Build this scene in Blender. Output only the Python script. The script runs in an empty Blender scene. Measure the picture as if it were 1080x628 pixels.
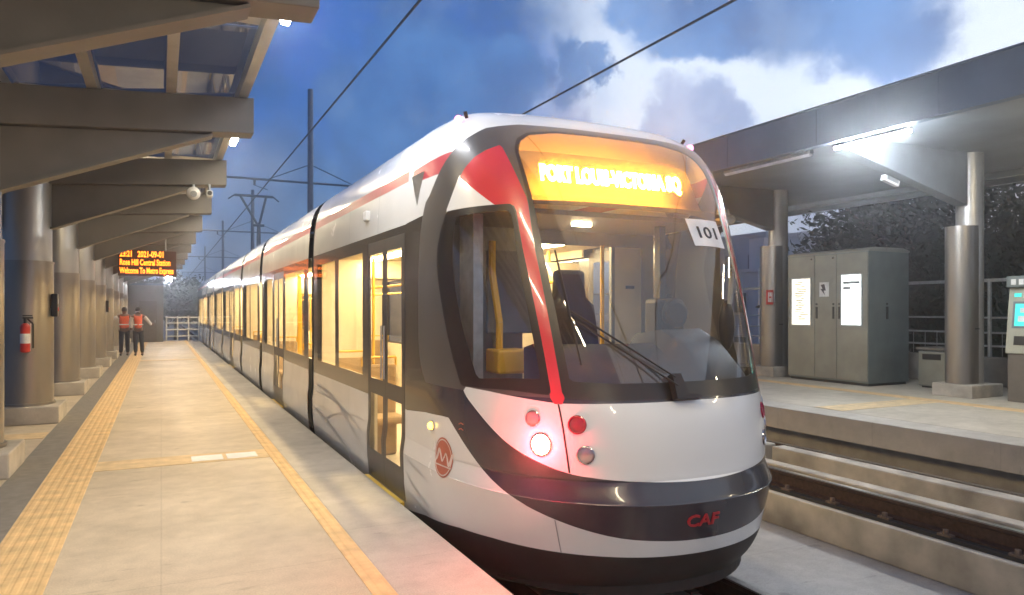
import bpy, bmesh, math, random
import numpy as np
from mathutils import Vector, Matrix
from mathutils.bvhtree import BVHTree
random.seed(7)
R = math.radians
PI = math.pi
C = bpy.context.scene.collection
SC = bpy.context.scene

# ------------------------------------------------------------------ materials
def new_mat(name):
    m = bpy.data.materials.new(name); m.use_nodes = True
    nt = m.node_tree
    return m, nt, nt.nodes['Principled BSDF'], nt.nodes['Material Output']

def mat(name, col, rough=0.5, metal=0.0, var=0.12, scale=6.0, bump=0.0, bscale=40.0, spec=0.5, coat=0.0, stretch=None):
    """principled with slow colour variation and optional bump"""
    m, nt, b, out = new_mat(name)
    N = nt.nodes; L = nt.links
    tc = N.new('ShaderNodeTexCoord'); mp = N.new('ShaderNodeMapping')
    L.new(tc.outputs['Object'], mp.inputs['Vector'])
    if stretch: mp.inputs['Scale'].default_value = stretch
    nz = N.new('ShaderNodeTexNoise'); nz.inputs['Scale'].default_value = scale; nz.inputs['Detail'].default_value = 6
    L.new(mp.outputs[0], nz.inputs['Vector'])
    rp = N.new('ShaderNodeValToRGB')
    a = [max(0, c * (1 - var)) for c in col]; c2 = [min(1, c * (1 + var)) for c in col]
    rp.color_ramp.elements[0].position = .3; rp.color_ramp.elements[1].position = .7
    rp.color_ramp.elements[0].color = (*a, 1); rp.color_ramp.elements[1].color = (*c2, 1)
    L.new(nz.outputs['Fac'], rp.inputs['Fac']); L.new(rp.outputs['Color'], b.inputs['Base Color'])
    mr = N.new('ShaderNodeMapRange'); mr.inputs['To Min'].default_value = max(0.02, rough * .85); mr.inputs['To Max'].default_value = min(1, rough * 1.15)
    L.new(nz.outputs['Fac'], mr.inputs['Value']); L.new(mr.outputs[0], b.inputs['Roughness'])
    b.inputs['Metallic'].default_value = metal; b.inputs['Specular IOR Level'].default_value = spec
    b.inputs['Coat Weight'].default_value = coat; b.inputs['Coat Roughness'].default_value = .05
    if bump:
        n2 = N.new('ShaderNodeTexNoise'); n2.inputs['Scale'].default_value = bscale; n2.inputs['Detail'].default_value = 5
        L.new(mp.outputs[0], n2.inputs['Vector'])
        bp = N.new('ShaderNodeBump'); bp.inputs['Strength'].default_value = bump; bp.inputs['Distance'].default_value = .01
        L.new(n2.outputs['Fac'], bp.inputs['Height']); L.new(bp.outputs[0], b.inputs['Normal'])
    return m

def emit(name, col, strength):
    m, nt, b, out = new_mat(name)
    b.inputs['Base Color'].default_value = (*[min(.8, c) for c in col], 1)
    b.inputs['Emission Color'].default_value = (*col, 1); b.inputs['Emission Strength'].default_value = strength
    return m

def glass(name, tint=(1, 1, 1), base=.06, graze=.85, rough=.02, scatter_film=0.0):
    m, nt, b, out = new_mat(name)
    N = nt.nodes; L = nt.links; N.remove(b)
    tr = N.new('ShaderNodeBsdfTransparent'); tr.inputs[0].default_value = (*tint, 1)
    gl = N.new('ShaderNodeBsdfGlossy'); gl.inputs['Roughness'].default_value = rough; gl.inputs[0].default_value = (.95, .97, 1, 1)
    lw = N.new('ShaderNodeLayerWeight'); lw.inputs['Blend'].default_value = .5
    pw = N.new('ShaderNodeMath'); pw.operation = 'POWER'; pw.inputs[1].default_value = 4
    L.new(lw.outputs['Facing'], pw.inputs[0])
    mr = N.new('ShaderNodeMapRange'); mr.inputs['To Min'].default_value = base; mr.inputs['To Max'].default_value = graze
    L.new(pw.outputs[0], mr.inputs['Value'])
    mx = N.new('ShaderNodeMixShader'); L.new(mr.outputs[0], mx.inputs[0]); L.new(tr.outputs[0], mx.inputs[1]); L.new(gl.outputs[0], mx.inputs[2])
    last = mx.outputs[0]
    if scatter_film:   # scattering film, added so that nearby lights spread a glow on the pane
        df = N.new('ShaderNodeBsdfDiffuse'); df.inputs[0].default_value = (.7, .7, .7, 1); tl = N.new('ShaderNodeBsdfTranslucent'); tl.inputs[0].default_value = (.8, .8, .8, 1)
        m2 = N.new('ShaderNodeMixShader'); m2.inputs[0].default_value = .6; L.new(df.outputs[0], m2.inputs[1]); L.new(tl.outputs[0], m2.inputs[2])
        tc = N.new('ShaderNodeTexCoord'); nz = N.new('ShaderNodeTexNoise'); nz.inputs['Scale'].default_value = 3; nz.inputs['Detail'].default_value = 6; L.new(tc.outputs['Object'], nz.inputs['Vector'])
        r2 = N.new('ShaderNodeMapRange'); r2.inputs['To Min'].default_value = scatter_film * .6; r2.inputs['To Max'].default_value = scatter_film * 1.4; L.new(nz.outputs['Fac'], r2.inputs['Value'])
        m3 = N.new('ShaderNodeMixShader'); L.new(r2.outputs[0], m3.inputs[0]); L.new(last, m3.inputs[1]); L.new(m2.outputs[0], m3.inputs[2]); last = m3.outputs[0]
    L.new(last, out.inputs['Surface'])
    return m

def floor_mat(name, col, joint=1.2):
    """worn cast concrete: blotches, fine grain, drag streaks, slab joints"""
    m, nt, b, out = new_mat(name)
    N = nt.nodes; L = nt.links
    ge = N.new('ShaderNodeNewGeometry'); sx = N.new('ShaderNodeSeparateXYZ'); L.new(ge.outputs['Position'], sx.inputs[0])
    def noise(scale, detail, st=None, rough=.6):
        n = N.new('ShaderNodeTexNoise'); n.inputs['Scale'].default_value = scale; n.inputs['Detail'].default_value = detail; n.inputs['Roughness'].default_value = rough
        mp = N.new('ShaderNodeMapping'); L.new(ge.outputs['Position'], mp.inputs['Vector'])
        if st: mp.inputs['Scale'].default_value = st
        L.new(mp.outputs[0], n.inputs['Vector']); return n.outputs['Fac']
    def rng(v, a, b_, c, d):
        mr = N.new('ShaderNodeMapRange'); L.new(v, mr.inputs['Value'])
        for k, x in zip(('From Min', 'From Max', 'To Min', 'To Max'), (a, b_, c, d)): mr.inputs[k].default_value = x
        return mr.outputs[0]
    def mul(a, b_):
        x = N.new('ShaderNodeMath'); x.operation = 'MULTIPLY'
        for i, v in enumerate((a, b_)):
            if isinstance(v, float): x.inputs[i].default_value = v
            else: L.new(v, x.inputs[i])
        return x.outputs[0]
    big = rng(noise(.7, 6), .3, .7, .8, 1.12)
    mid = rng(noise(5, 8), .3, .7, .88, 1.08)
    fine = rng(noise(90, 3), .3, .7, .86, 1.1)
    streak = rng(noise(1.6, 5, (1.0, 6.0, 1), .7), .62, .74, 1.0, .62)
    spot = rng(noise(2.3, 2, (1, 1, 1)), .70, .76, 1.0, .7)
    def jt(o, p, w):
        mo = N.new('ShaderNodeMath'); mo.operation = 'PINGPONG'; mo.inputs[1].default_value = p / 2; L.new(sx.outputs[o], mo.inputs[0])
        return rng(mo.outputs[0], 0.0, w, .86, 1.0)
    v = mul(mul(big, mid), mul(fine, mul(streak, spot)))
    v = mul(v, mul(jt('Y', joint * 2, .012), jt('X', 2.44, .008)))
    cm = N.new('ShaderNodeMix'); cm.data_type = 'RGBA'; cm.blend_type = 'MULTIPLY'; cm.inputs[0].default_value = 1
    cm.inputs[6].default_value = (*col, 1); L.new(v, cm.inputs[7]); L.new(cm.outputs[2], b.inputs['Base Color'])
    L.new(rng(v, .6, 1.1, .75, .45), b.inputs['Roughness'])
    bp = N.new('ShaderNodeBump'); bp.inputs['Strength'].default_value = .35; bp.inputs['Distance'].default_value = .006
    L.new(v, bp.inputs['Height']); L.new(bp.outputs[0], b.inputs['Normal'])
    return m

def tactile_mat(name, col, axis):
    m = mat(name, col, .7, var=.2, scale=7, bump=.2, bscale=150)
    nt = m.node_tree; N = nt.nodes; L = nt.links; b = N['Principled BSDF']
    ge = N.new('ShaderNodeNewGeometry'); sx = N.new('ShaderNodeSeparateXYZ'); L.new(ge.outputs['Position'], sx.inputs[0])
    mu = N.new('ShaderNodeMath'); mu.operation = 'PINGPONG'; mu.inputs[1].default_value = .0335; L.new(sx.outputs[axis], mu.inputs[0])
    mr = N.new('ShaderNodeMapRange'); mr.inputs['From Min'].default_value = .008; mr.inputs['From Max'].default_value = .02; L.new(mu.outputs[0], mr.inputs['Value'])
    bp = N.new('ShaderNodeBump'); bp.inputs['Strength'].default_value = .45; bp.inputs['Distance'].default_value = .008
    L.new(mr.outputs[0], bp.inputs['Height']); L.new(bp.outputs[0], b.inputs['Normal'])
    # tile joints every 0.4 m along the other axis: a thin grout line
    return m

M = {}
M['floor'] = floor_mat('platform concrete', (.56, .465, .335))
M['floor_r'] = floor_mat('far platform concrete', (.50, .44, .35))
M['edge'] = floor_mat('platform edge coping', (.46, .42, .36), .9)
M['deck'] = floor_mat('track deck concrete', (.36, .35, .34), 3.0)
M['conc'] = mat('plinth concrete', (.40, .36, .30), .85, var=.38, scale=2.5, bump=.4, bscale=60)
M['conc_d'] = mat('grey concrete', (.30, .28, .26), .85, var=.25, scale=3, bump=.3, bscale=50)
M['drain'] = mat('drain cover', (.20, .18, .155), .8, var=.2, scale=9, bump=.4, bscale=90)
M['tact_y'] = tactile_mat('tactile strip', (.66, .45, .215), 'X')
M['tact_x'] = tactile_mat('tactile strip crossing', (.64, .48, .27), 'Y')
M['rail'] = mat('rusty rail steel', (.075, .045, .035), .6, .6, var=.4, scale=20, bump=.3)
M['clip'] = mat('rail clip steel', (.17, .12, .09), .6, .3, var=.3, scale=25)
M['railtop'] = mat('polished rail head', (.35, .33, .31), .3, 1.0, var=.2, scale=30)
M['steel'] = mat('brushed column steel', (.31, .285, .255), .32, .8, var=.12, scale=5, bump=.06, bscale=25, stretch=(1, 1, .2))
M['steel_l'] = mat('pale column steel', (.44, .43, .41), .38, .7, var=.1, scale=5, bump=.06, bscale=25, stretch=(1, 1, .2))
M['beam'] = mat('canopy beam paint', (.165, .152, .14), .5, var=.15, scale=2.5, bump=.08)
M['beam_r'] = mat('far canopy paint', (.17, .19, .215), .5, var=.2, scale=1.3, bump=.08)
M['fascia'] = mat('far canopy fascia', (.10, .135, .19), .45, 0.0, var=.25, scale=.9)
M['purlin'] = mat('purlin paint', (.33, .31, .29), .5, var=.12)
M['frit'] = mat('fritted roof glass', (.46, .47, .50), .35, var=.15, scale=2)
M['roofglass'] = glass('roof glass', (.34, .36, .38), .10, .7, scatter_film=.10)
M['white'] = mat('white body paint', (.72, .72, .71), .26, var=.04, scale=2.2, coat=.6)
M['white_fl'] = mat('white front panel paint', (.74, .74, .74), .25, var=.03, scale=1.2, coat=.6)
M['grey'] = mat('charcoal body paint', (.085, .085, .09), .32, var=.1, scale=2, coat=.5)
M['arch'] = mat('dark grey arch paint', (.075, .071, .068), .34, var=.1, scale=2, coat=.3)
M['bumper'] = mat('navy grey bumper paint', (.030, .032, .045), .26, var=.12, scale=2, coat=.4)
M['band'] = mat('black side band', (.035, .032, .03), .22, var=.1, coat=.4)
M['frame'] = mat('door frame', (.055, .05, .045), .35, var=.1)
M['black'] = mat('black gasket', (.012, .012, .013), .35, var=.2)
M['skirt'] = mat('black skirt', (.02, .019, .019), .6, var=.3, bump=.1)
M['red'] = mat('red body paint', (.55, .035, .05), .25, var=.05, coat=.6)
M['stripe'] = mat('red roof stripe', (.42, .055, .07), .35, var=.08, coat=.3)
M['rubber'] = mat('bellows rubber', (.02, .02, .022), .7, var=.2)
M['gwind'] = glass('windscreen glass', (.88, .9, .92), .08, .85, scatter_film=.022)
M['gside'] = glass('side window glass', (.86, .85, .82), .06, .45)
M['cream'] = mat('cream interior lining', (.72, .63, .46), .5, var=.05)
M['ifloor'] = mat('interior floor', (.42, .38, .30), .6)
M['yellow'] = mat('yellow grab pole', (.75, .42, .02), .35, var=.05)
M['seat'] = mat('seat fabric', (.32, .22, .11), .8, var=.2)
M['dark'] = mat('dark cab plastic', (.014, .014, .018), .55, var=.15)
M['cabgrey'] = mat('grey cab lining', (.16, .17, .19), .55, var=.1)
M['ledboard'] = mat('display hood', (.055, .048, .04), .6, var=.06)
M['led'] = emit('destination lettering', (1, .36, .015), 185)
M['ledsign'] = emit('platform sign lettering', (1, .20, .012), 4)
M['signback'] = mat('sign black', (.05, .012, .008), .5)
M['strip'] = emit('carriage ceiling light', (1, .76, .40), 55)
M['tube'] = emit('white lamp tube', (.90, .94, 1.0), 150)
M['tubebright'] = emit('glaring lamp tube', (.85, .93, 1.0), 420)
M['tubewarm'] = emit('warm lamp diffuser', (1.0, .83, .56), 108)
M['tubeoff'] = mat('unlit lamp tube', (.75, .76, .78), .4)
M['flood'] = emit('floodlight face', (.85, .92, 1), 420)
M['poster'] = emit('backlit poster', (1.0, .93, .74), 1.15)
M['poster2'] = emit('backlit white notice', (.93, 1.0, .95), 2.2)
M['posterink'] = mat('poster ink', (.55, .50, .30), .7)
M['inkgrey'] = mat('poster grey ink', (.25, .27, .28), .7)
M['cabinet'] = mat('cabinet steel', (.27, .275, .24), .40, .55, var=.12, scale=3, bump=.05)
M['cabside'] = mat('cabinet side steel', (.20, .235, .23), .36, .6, var=.12, scale=3, bump=.05)
M['galv'] = mat('galvanised steel', (.42, .44, .46), .45, .6, var=.15, scale=15)
M['mast'] = mat('mast steel', (.10, .13, .18), .55, .3, var=.15)
M['wire'] = mat('contact wire', (.03, .035, .045), .5, .4)
M['redp'] = mat('red enamel', (.55, .04, .03), .35)
M['signwhite'] = mat('sign white', (.75, .75, .73), .5)
M['amber'] = emit('amber marker', (1, .6, .05), 8)
M['redlamp'] = mat('unlit red lens', (.30, .008, .04), .15, coat=.5)
M['clearlamp'] = mat('clear lens', (.55, .5, .48), .15, .6)
M['taillit'] = emit('lit tail lamp', (1.0, .42, .22), 200)
M['pinklamp'] = emit('roof marker', (1, .15, .3), 6)
M['chrome'] = mat('chrome ring', (.6, .55, .53), .2, 1.0)
M['screen'] = emit('ticket screen', (.03, .36, .30), 1.6)
M['machine'] = mat('ticket machine panel', (.36, .35, .27), .45, var=.08)
M['machine_d'] = mat('ticket machine base', (.13, .11, .09), .5)
M['vest'] = mat('orange safety vest', (.85, .14, .05), .7, var=.1)
M['skin'] = mat('skin', (.16, .08, .05), .55)
M['shirt'] = mat('white sleeve', (.62, .60, .58), .8)
M['trouser'] = mat('dark trousers', (.025, .028, .045), .8)
M['hair'] = mat('black hair', (.012, .010, .01), .6)
M['bark'] = mat('bark', (.06, .045, .035), .9, bump=.4)
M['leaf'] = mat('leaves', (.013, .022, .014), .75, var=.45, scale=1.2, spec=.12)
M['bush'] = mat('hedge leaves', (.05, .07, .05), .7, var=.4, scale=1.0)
M['hill'] = mat('wooded hill', (.05, .07, .06), .9, var=.35, scale=.15)
M['ground'] = mat('earth', (.09, .09, .07), .95, var=.3, scale=.2)
M['wallw'] = mat('house render', (.50, .46, .46), .8, var=.12, scale=.6)
M['wallb'] = mat('grey block render', (.22, .25, .32), .8, var=.12, scale=.6)
M['wpane'] = mat('dark window', (.02, .025, .035), .2)
M['emblem'] = mat('emblem red', (.50, .13, .07), .5)
M['emblemtxt'] = mat('emblem pale', (.70, .58, .52), .5)
M['logored'] = mat('maker lettering', (.42, .02, .03), .35)
M['decal'] = mat('grey swirl decal', (.40, .39, .37), .4)
M['cardw'] = mat('white number card', (.78, .78, .80), .6)
M['ink'] = mat('black ink', (.02, .02, .03), .6)
M['sill'] = mat('yellow door sill', (.70, .48, .08), .5)

# ------------------------------------------------------------------ mesh builder
class MB:
    def __init__(s): s.v = []; s.f = []
    def add(s, vs, fs):
        o = len(s.v); s.v += [tuple(p) for p in vs]; s.f += [tuple(i + o for i in f) for f in fs]; return s
    def box(s, x0, x1, y0, y1, z0, z1):
        return s.add([(x0, y0, z0), (x1, y0, z0), (x1, y1, z0), (x0, y1, z0), (x0, y0, z1), (x1, y0, z1), (x1, y1, z1), (x0, y1, z1)],
                     [(0, 3, 2, 1), (4, 5, 6, 7), (0, 1, 5, 4), (1, 2, 6, 5), (2, 3, 7, 6), (3, 0, 4, 7)])
    def prism(s, poly, axis, a, b):
        """poly: 2-D points in the two other axes (x,z for 'y'; y,z for 'x'; x,y for 'z')"""
        n = len(poly)
        def P(p, t):
            return {'x': (t, p[0], p[1]), 'y': (p[0], t, p[1]), 'z': (p[0], p[1], t)}[axis]
        vs = [P(p, a) for p in poly] + [P(p, b) for p in poly]
        fs = [tuple(range(n)), tuple(range(2 * n - 1, n - 1, -1))] + [(i, i + n, (i + 1) % n + n, (i + 1) % n) for i in range(n)]
        return s.add(vs, fs)
    def cyl(s, p0, p1, r0, r1=None, n=16, cap=True):
        r1 = r0 if r1 is None else r1
        p0, p1 = Vector(p0), Vector(p1); d = (p1 - p0).normalized(); u = d.orthogonal().normalized(); w = d.cross(u)
        vs = []
        for p, r in ((p0, r0), (p1, r1)):
            for i in range(n):
                a = 2 * PI * i / n; vs.append(p + u * math.cos(a) * r + w * math.sin(a) * r)
        fs = [(i, (i + 1) % n, (i + 1) % n + n, i + n) for i in range(n)]
        if cap: fs += [tuple(range(n - 1, -1, -1)), tuple(range(n, 2 * n))]
        return s.add(vs, fs)
    def tube(s, pts, r, n=8):
        for a, b in zip(pts[:-1], pts[1:]): s.cyl(a, b, r, n=n)
        return s
    def ball(s, c, r, n=12, m=8, sc=(1, 1, 1)):
        vs = [(c[0], c[1], c[2] - r * sc[2])]
        for j in range(1, m):
            t = PI * j / m
            for i in range(n):
                a = 2 * PI * i / n
                vs.append((c[0] + r * sc[0] * math.sin(t) * math.cos(a), c[1] + r * sc[1] * math.sin(t) * math.sin(a), c[2] - r * sc[2] * math.cos(t)))
        vs.append((c[0], c[1], c[2] + r * sc[2])); N = len(vs) - 1
        fs = [(0, 1 + (i + 1) % n, 1 + i) for i in range(n)]
        for j in range(m - 2):
            for i in range(n): a = 1 + j * n; fs.append((a + i, a + (i + 1) % n, a + n + (i + 1) % n, a + n + i))
        a = 1 + (m - 2) * n
        fs += [(a + i, a + (i + 1) % n, N) for i in range(n)]
        return s.add(vs, fs)
    def build(s, name, m, parent=None, smooth=False, bevel=0, origin=None, recalc=True):
        me = bpy.data.meshes.new(name)
        o = Vector(origin) if origin is not None else (Vector(parent['_org']) if parent is not None else Vector((0, 0, 0)))
        me.from_pydata([tuple(Vector(p) - o) for p in s.v], [], s.f); me.update()
        if recalc or smooth:
            bm = bmesh.new(); bm.from_mesh(me)
            bmesh.ops.remove_doubles(bm, verts=bm.verts, dist=1e-5)
            bmesh.ops.recalc_face_normals(bm, faces=bm.faces); bm.to_mesh(me); bm.free()
        me.materials.append(M[m] if isinstance(m, str) else m)
        ob = bpy.data.objects.new(name, me); C.objects.link(ob)
        if smooth:
            me.polygons.foreach_set('use_smooth', [True] * len(me.polygons))
            me.set_sharp_from_angle(angle=R(38))
        if bevel:
            bv = ob.modifiers.new('Bevel', 'BEVEL'); bv.width = bevel; bv.segments = 2; bv.limit_method = 'ANGLE'; bv.angle_limit = R(40)
        if parent is not None:
            ob.parent = parent; ob['_org'] = parent['_org']
        else:
            ob.location = o; ob['_org'] = tuple(o)
        return ob

def tag(o, label, cat, group=None, kind=None):
    if label: o['label'] = label
    if cat: o['category'] = cat
    if group: o['group'] = group
    if kind: o['kind'] = kind
    return o
def thing(name, loc, label, cat, group=None):
    o = bpy.data.objects.new(name, None); C.objects.link(o); o.location = loc; o['_org'] = tuple(loc); o.empty_display_size = .2
    return tag(o, label, cat, group)
def struct(o): o['kind'] = 'structure'; return o
def copy_tree(o, dx=(0, 0, 0), parent=None, label=None):
    c = o.copy(); C.objects.link(c)
    if parent is not None: c.parent = parent
    else: c.location = Vector(o.location) + Vector(dx)
    if label: c['label'] = label
    for ch in list(o.children): copy_tree(ch, parent=c)
    return c

def text_mesh(txt, size, extrude=.003, align='CENTER', bold=0.0, xs=1.0):
    cu = bpy.data.curves.new('t', 'FONT'); cu.body = txt; cu.size = size; cu.extrude = extrude; cu.align_x = align; cu.align_y = 'CENTER'
    cu.offset = bold; cu.resolution_u = 3
    ob = bpy.data.objects.new('t', cu); C.objects.link(ob)
    dg = bpy.context.evaluated_depsgraph_get(); dg.update()
    me = bpy.data.meshes.new_from_object(ob.evaluated_get(dg))
    v = [(p.co.x * xs, p.co.y, p.co.z) for p in me.vertices]; f = [tuple(p.vertices) for p in me.polygons]
    bpy.data.objects.remove(ob); bpy.data.curves.remove(cu); bpy.data.meshes.remove(me)
    return v, f
def put_text(mb, txt, size, org, ux, uy, un, extrude=.003, align='CENTER', bold=0.0, fitw=None):
    v, f = text_mesh(txt, size, extrude, align, bold)
    if fitw:
        w = max(p[0] for p in v) - min(p[0] for p in v); k = fitw / w
        v = [(p[0] * k, p[1], p[2]) for p in v]
    ux, uy, un, org = Vector(ux), Vector(uy), Vector(un), Vector(org)
    mb.add([org + ux * p[0] + uy * p[1] + un * p[2] for p in v], f)

# ------------------------------------------------------------------ camera
CT, ST = math.cos(math.atan2(370, 760)), math.sin(math.atan2(370, 760))
cam = bpy.data.cameras.new('Camera'); co = bpy.data.objects.new('Camera', cam); C.objects.link(co)
co.location = (0, 0, 1.65); co.rotation_euler = (R(90), 0, -math.atan2(370, 760))
cam.sensor_width = 36; cam.lens = 760 / 1080 * 36; cam.shift_y = 13 / 1080; cam.clip_end = 3000; cam.clip_start = .05
SC.camera = co

# ------------------------------------------------------------------ ground, deck, platforms, tracks
def sheet(name, m, x0, x1, y0, y1, z):
    return struct(MB().add([(x0, y0, z), (x1, y0, z), (x1, y1, z), (x0, y1, z)], [(0, 1, 2, 3)]).build(name, m, recalc=False))
sheet('ground', 'ground', -500, 500, -500, 500, -1.30)
struct(MB().box(-7, 22, -14, 130, -1.29, -1.06).build('track_deck', 'deck'))

# left platform: slab with coping
struct(MB().box(-7, 1.232, -12, 42.6, -1.05, 0).build('platform', 'floor'))
struct(MB().box(1.235, 1.84, -12, 42.6, -1.05, .0).build('platform_edge', 'edge', bevel=.012))
struct(MB().box(9.39, 9.95, -6, 44, -.36, 0).build('platform_edge', 'edge', bevel=.012))
struct(MB().box(9.953, 22, -6, 44, -1.05, 0).build('platform', 'floor_r'))
struct(MB().box(9.75, 9.95, -6, 44, -1.05, -.363).build('platform_footing', 'conc_d'))
# tactile paving and drains laid 4 mm proud
struct(MB().box(-1.017, -.617, -12, 42, .0, .005).build('tactile_paving', 'tact_y'))
struct(MB().box(1.10, 1.232, -12, 42, .0, .005).build('tactile_paving', 'tact_y'))
struct(MB().box(-.612, 1.096, 8.45, 8.95, .0, .005).build('tactile_paving', 'tact_x'))
struct(MB().box(-2.9, -1.36, 10.95, 11.45, .0, .005).build('tactile_paving', 'tact_x'))
struct(MB().box(-.612, 1.096, 26.0, 26.5, .0, .005).build('tactile_paving', 'tact_x'))
struct(MB().box(12.45, 12.80, -6, 42, .0, .005).build('tactile_paving', 'tact_y'))
struct(MB().box(9.97, 12.44, 8.2, 8.75, .0, .005).build('tactile_paving', 'tact_x'))
struct(MB().box(-1.345, -1.022, -12, 42, .0, .004).build('drain_channel', 'drain'))
# two white tiles laid on the crossing strip
struct(MB().box(.30, .62, 8.53, 8.83, .005, .008).box(.66, .98, 8.53, 8.83, .005, .008).build('paving_tile', 'signwhite'))

# track plinths (long concrete upstands) and rails
pl = MB()
for x0, x1, z1 in ((2.22, 2.78, -.62), (3.66, 4.22, -.62), (6.95, 7.40, -.66), (8.42, 8.9, -.66)):
    pl.box(x0, x1, -8, 120, -1.06, z1)
struct(pl.build('track_plinth', 'conc', bevel=.015))
gw = MB(); y = -8.0
for a, b in ((-8, 3.4), (3.45, 12.6), (12.65, 30), (30.05, 60)):
    gw.box(7.42, 7.62, a, b, -1.06, -.425)
for a, b in ((-8, 7.9), (8.05, 15.9), (16.05, 40)):
    gw.box(8.12, 8.36, a, b, -1.06, -.365)
struct(gw.build('guard_upstand', 'conc', bevel=.02))
def rail(x, label):
    t = thing('rail', (x, 0, -.66), label, 'rail', 'steel rails of the two tracks')
    prof = [(-.07, -.62), (.07, -.62), (.07, -.605), (.012, -.585), (.012, -.47), (.036, -.455), (.036, -.425), (-.036, -.425), (-.036, -.455), (-.012, -.47), (-.012, -.585), (-.07, -.605)]
    MB().prism([(x + a, b) for a, b in prof], 'y', -8, 120).build('rail_web', 'rail', t)
    MB().box(x - .034, x + .034, -8, 120, -.425, -.412).build('rail_head', 'railtop', t)
    k = 0
    for i in range(24):
        y = 1.2 + i * .68
        if not (x > 6 or y > 2): continue
        for q in (-1, 1):
            MB().box(*sorted((x + q * .072, x + q * .15)), y - .07, y + .07, -.66, -.60).cyl((x + q * .115, y, -.60), (x + q * .115, y, -.555), .028, n=8).build('rail_clip', 'clip', t)
    MB().box(x - .16, x + .16, -8, 120, -.66, -.621).build('rail_pad', 'skirt', t)
    return t
rail(2.507, 'rail of the near track, the one closer to the left platform under the tram')
rail(3.943, 'dark rail of the near track emerging to the right of the tram nose')
rail(7.20, 'rusty bolted rail of the empty far track on the near concrete plinth')
rail(8.64, 'rail of the empty far track running in the shadow below the right platform edge')

# ------------------------------------------------------------------ columns and canopy, left
LY = [8.95 + 3.85 * k for k in range(-3, 9)]
def left_column(y, label):
    t = thing('canopy_column', (-1.8, y, 0), label, 'column', 'steel columns of the left canopy')
    MB().box(-2.3, -1.33, y - .5, y + .40, 0, .25).build('base', 'conc', t, bevel=.015)
    MB().cyl((-1.8, y, .25), (-1.8, y, 2.35), .345, n=40).build('sleeve', 'steel', t, smooth=True)
    MB().cyl((-1.8, y, 2.35), (-1.8, y, 3.62), .325, n=40).build('shaft', 'steel_l', t, smooth=True)
    MB().cyl((-1.8, y, 2.34), (-1.8, y, 2.37), .352, n=40).cyl((-1.8, y, 1.28), (-1.8, y, 1.295), .3475, n=40).cyl((-1.8, y, .25), (-1.8, y, .29), .37, n=40).build('collar', 'steel', t, smooth=True)
    return t
ords = ['behind the camera', 'behind the camera', 'at the left edge', 'nearest', 'second nearest', 'third nearest', 'fourth nearest', 'fifth nearest', 'sixth nearest', 'seventh nearest', 'eighth nearest', 'farthest']
col0 = None
notes = {3: 'round steel column nearest the camera at the left edge, on a low concrete base',
         4: 'round steel column carrying the red fire extinguisher, left of the platform',
         5: 'round steel column next behind the fire extinguisher column, with a black box on its side',
         6: 'round steel column of the left canopy, fourth from the left picture edge',
         7: 'round steel column of the left canopy, fifth from the left picture edge',
         8: 'round steel column just in front of the two workers, left canopy',
         9: 'round steel column beside the two workers in orange vests',
         10: 'second last round steel column of the left canopy, beyond the workers',
         11: 'last round steel column at the far end of the left canopy'}
for i, y in enumerate(LY):
    if i < 2: continue
    if i == 2:
        col0 = left_column(y, 'round steel column just left of the camera, mostly out of the frame')
    else:
        copy_tree(col0, (0, y - LY[2], 0), label=notes[i])

can = thing('left_canopy', (-1.8, 8.95, 3.5), 'long left platform canopy with tapered grey beams and glass roof panels', 'canopy')
can.name = 'platform_canopy'
def beam_left(y):
    # box part rises slightly to the tip; tapered fin below it
    w = .15
    b = MB().prism([(-5.0, 3.32), (.965, 3.69), (.965, 4.10), (-5.0, 3.72)], 'y', y - w, y + w).build('beam', 'beam', can, bevel=.008)
    f = MB().prism([(-4.3, 3.0), (-1.60, 2.84), (.52, 3.655), (-4.9, 3.318)], 'y', y - .05, y + .05)
    # bottom flange following the fin's edge
    dx, dz = 2.12, .815; l = math.hypot(dx, dz); nx, nz = dz / l, -dx / l
    f.prism([(-1.60, 2.84), (.52, 3.655), (.52 + nx * .025, 3.655 + nz * .025), (-1.60 + nx * .025, 2.84 + nz * .025)], 'y', y - .11, y + .11)
    f.build('fin', 'beam', b)
for y in LY[1:]: beam_left(y)
def zroof(x): return 3.72 + (x + 5.0) * (4.10 - 3.72) / 5.965
y0c, y1c = LY[1] - 1.9, LY[-1] + 1.5
for x in (-3.9, -3.1, -2.3, -1.5, -.66, .10):
    z = zroof(x); MB().box(x - .05, x + .05, y0c, y1c, z + .004, z + .15).build('purlin', 'purlin', can)
MB().box(.80, .90, y0c, y1c, zroof(.85) + .004, zroof(.85) + .16).build('edge_purlin', 'steel_l', can)
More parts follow.
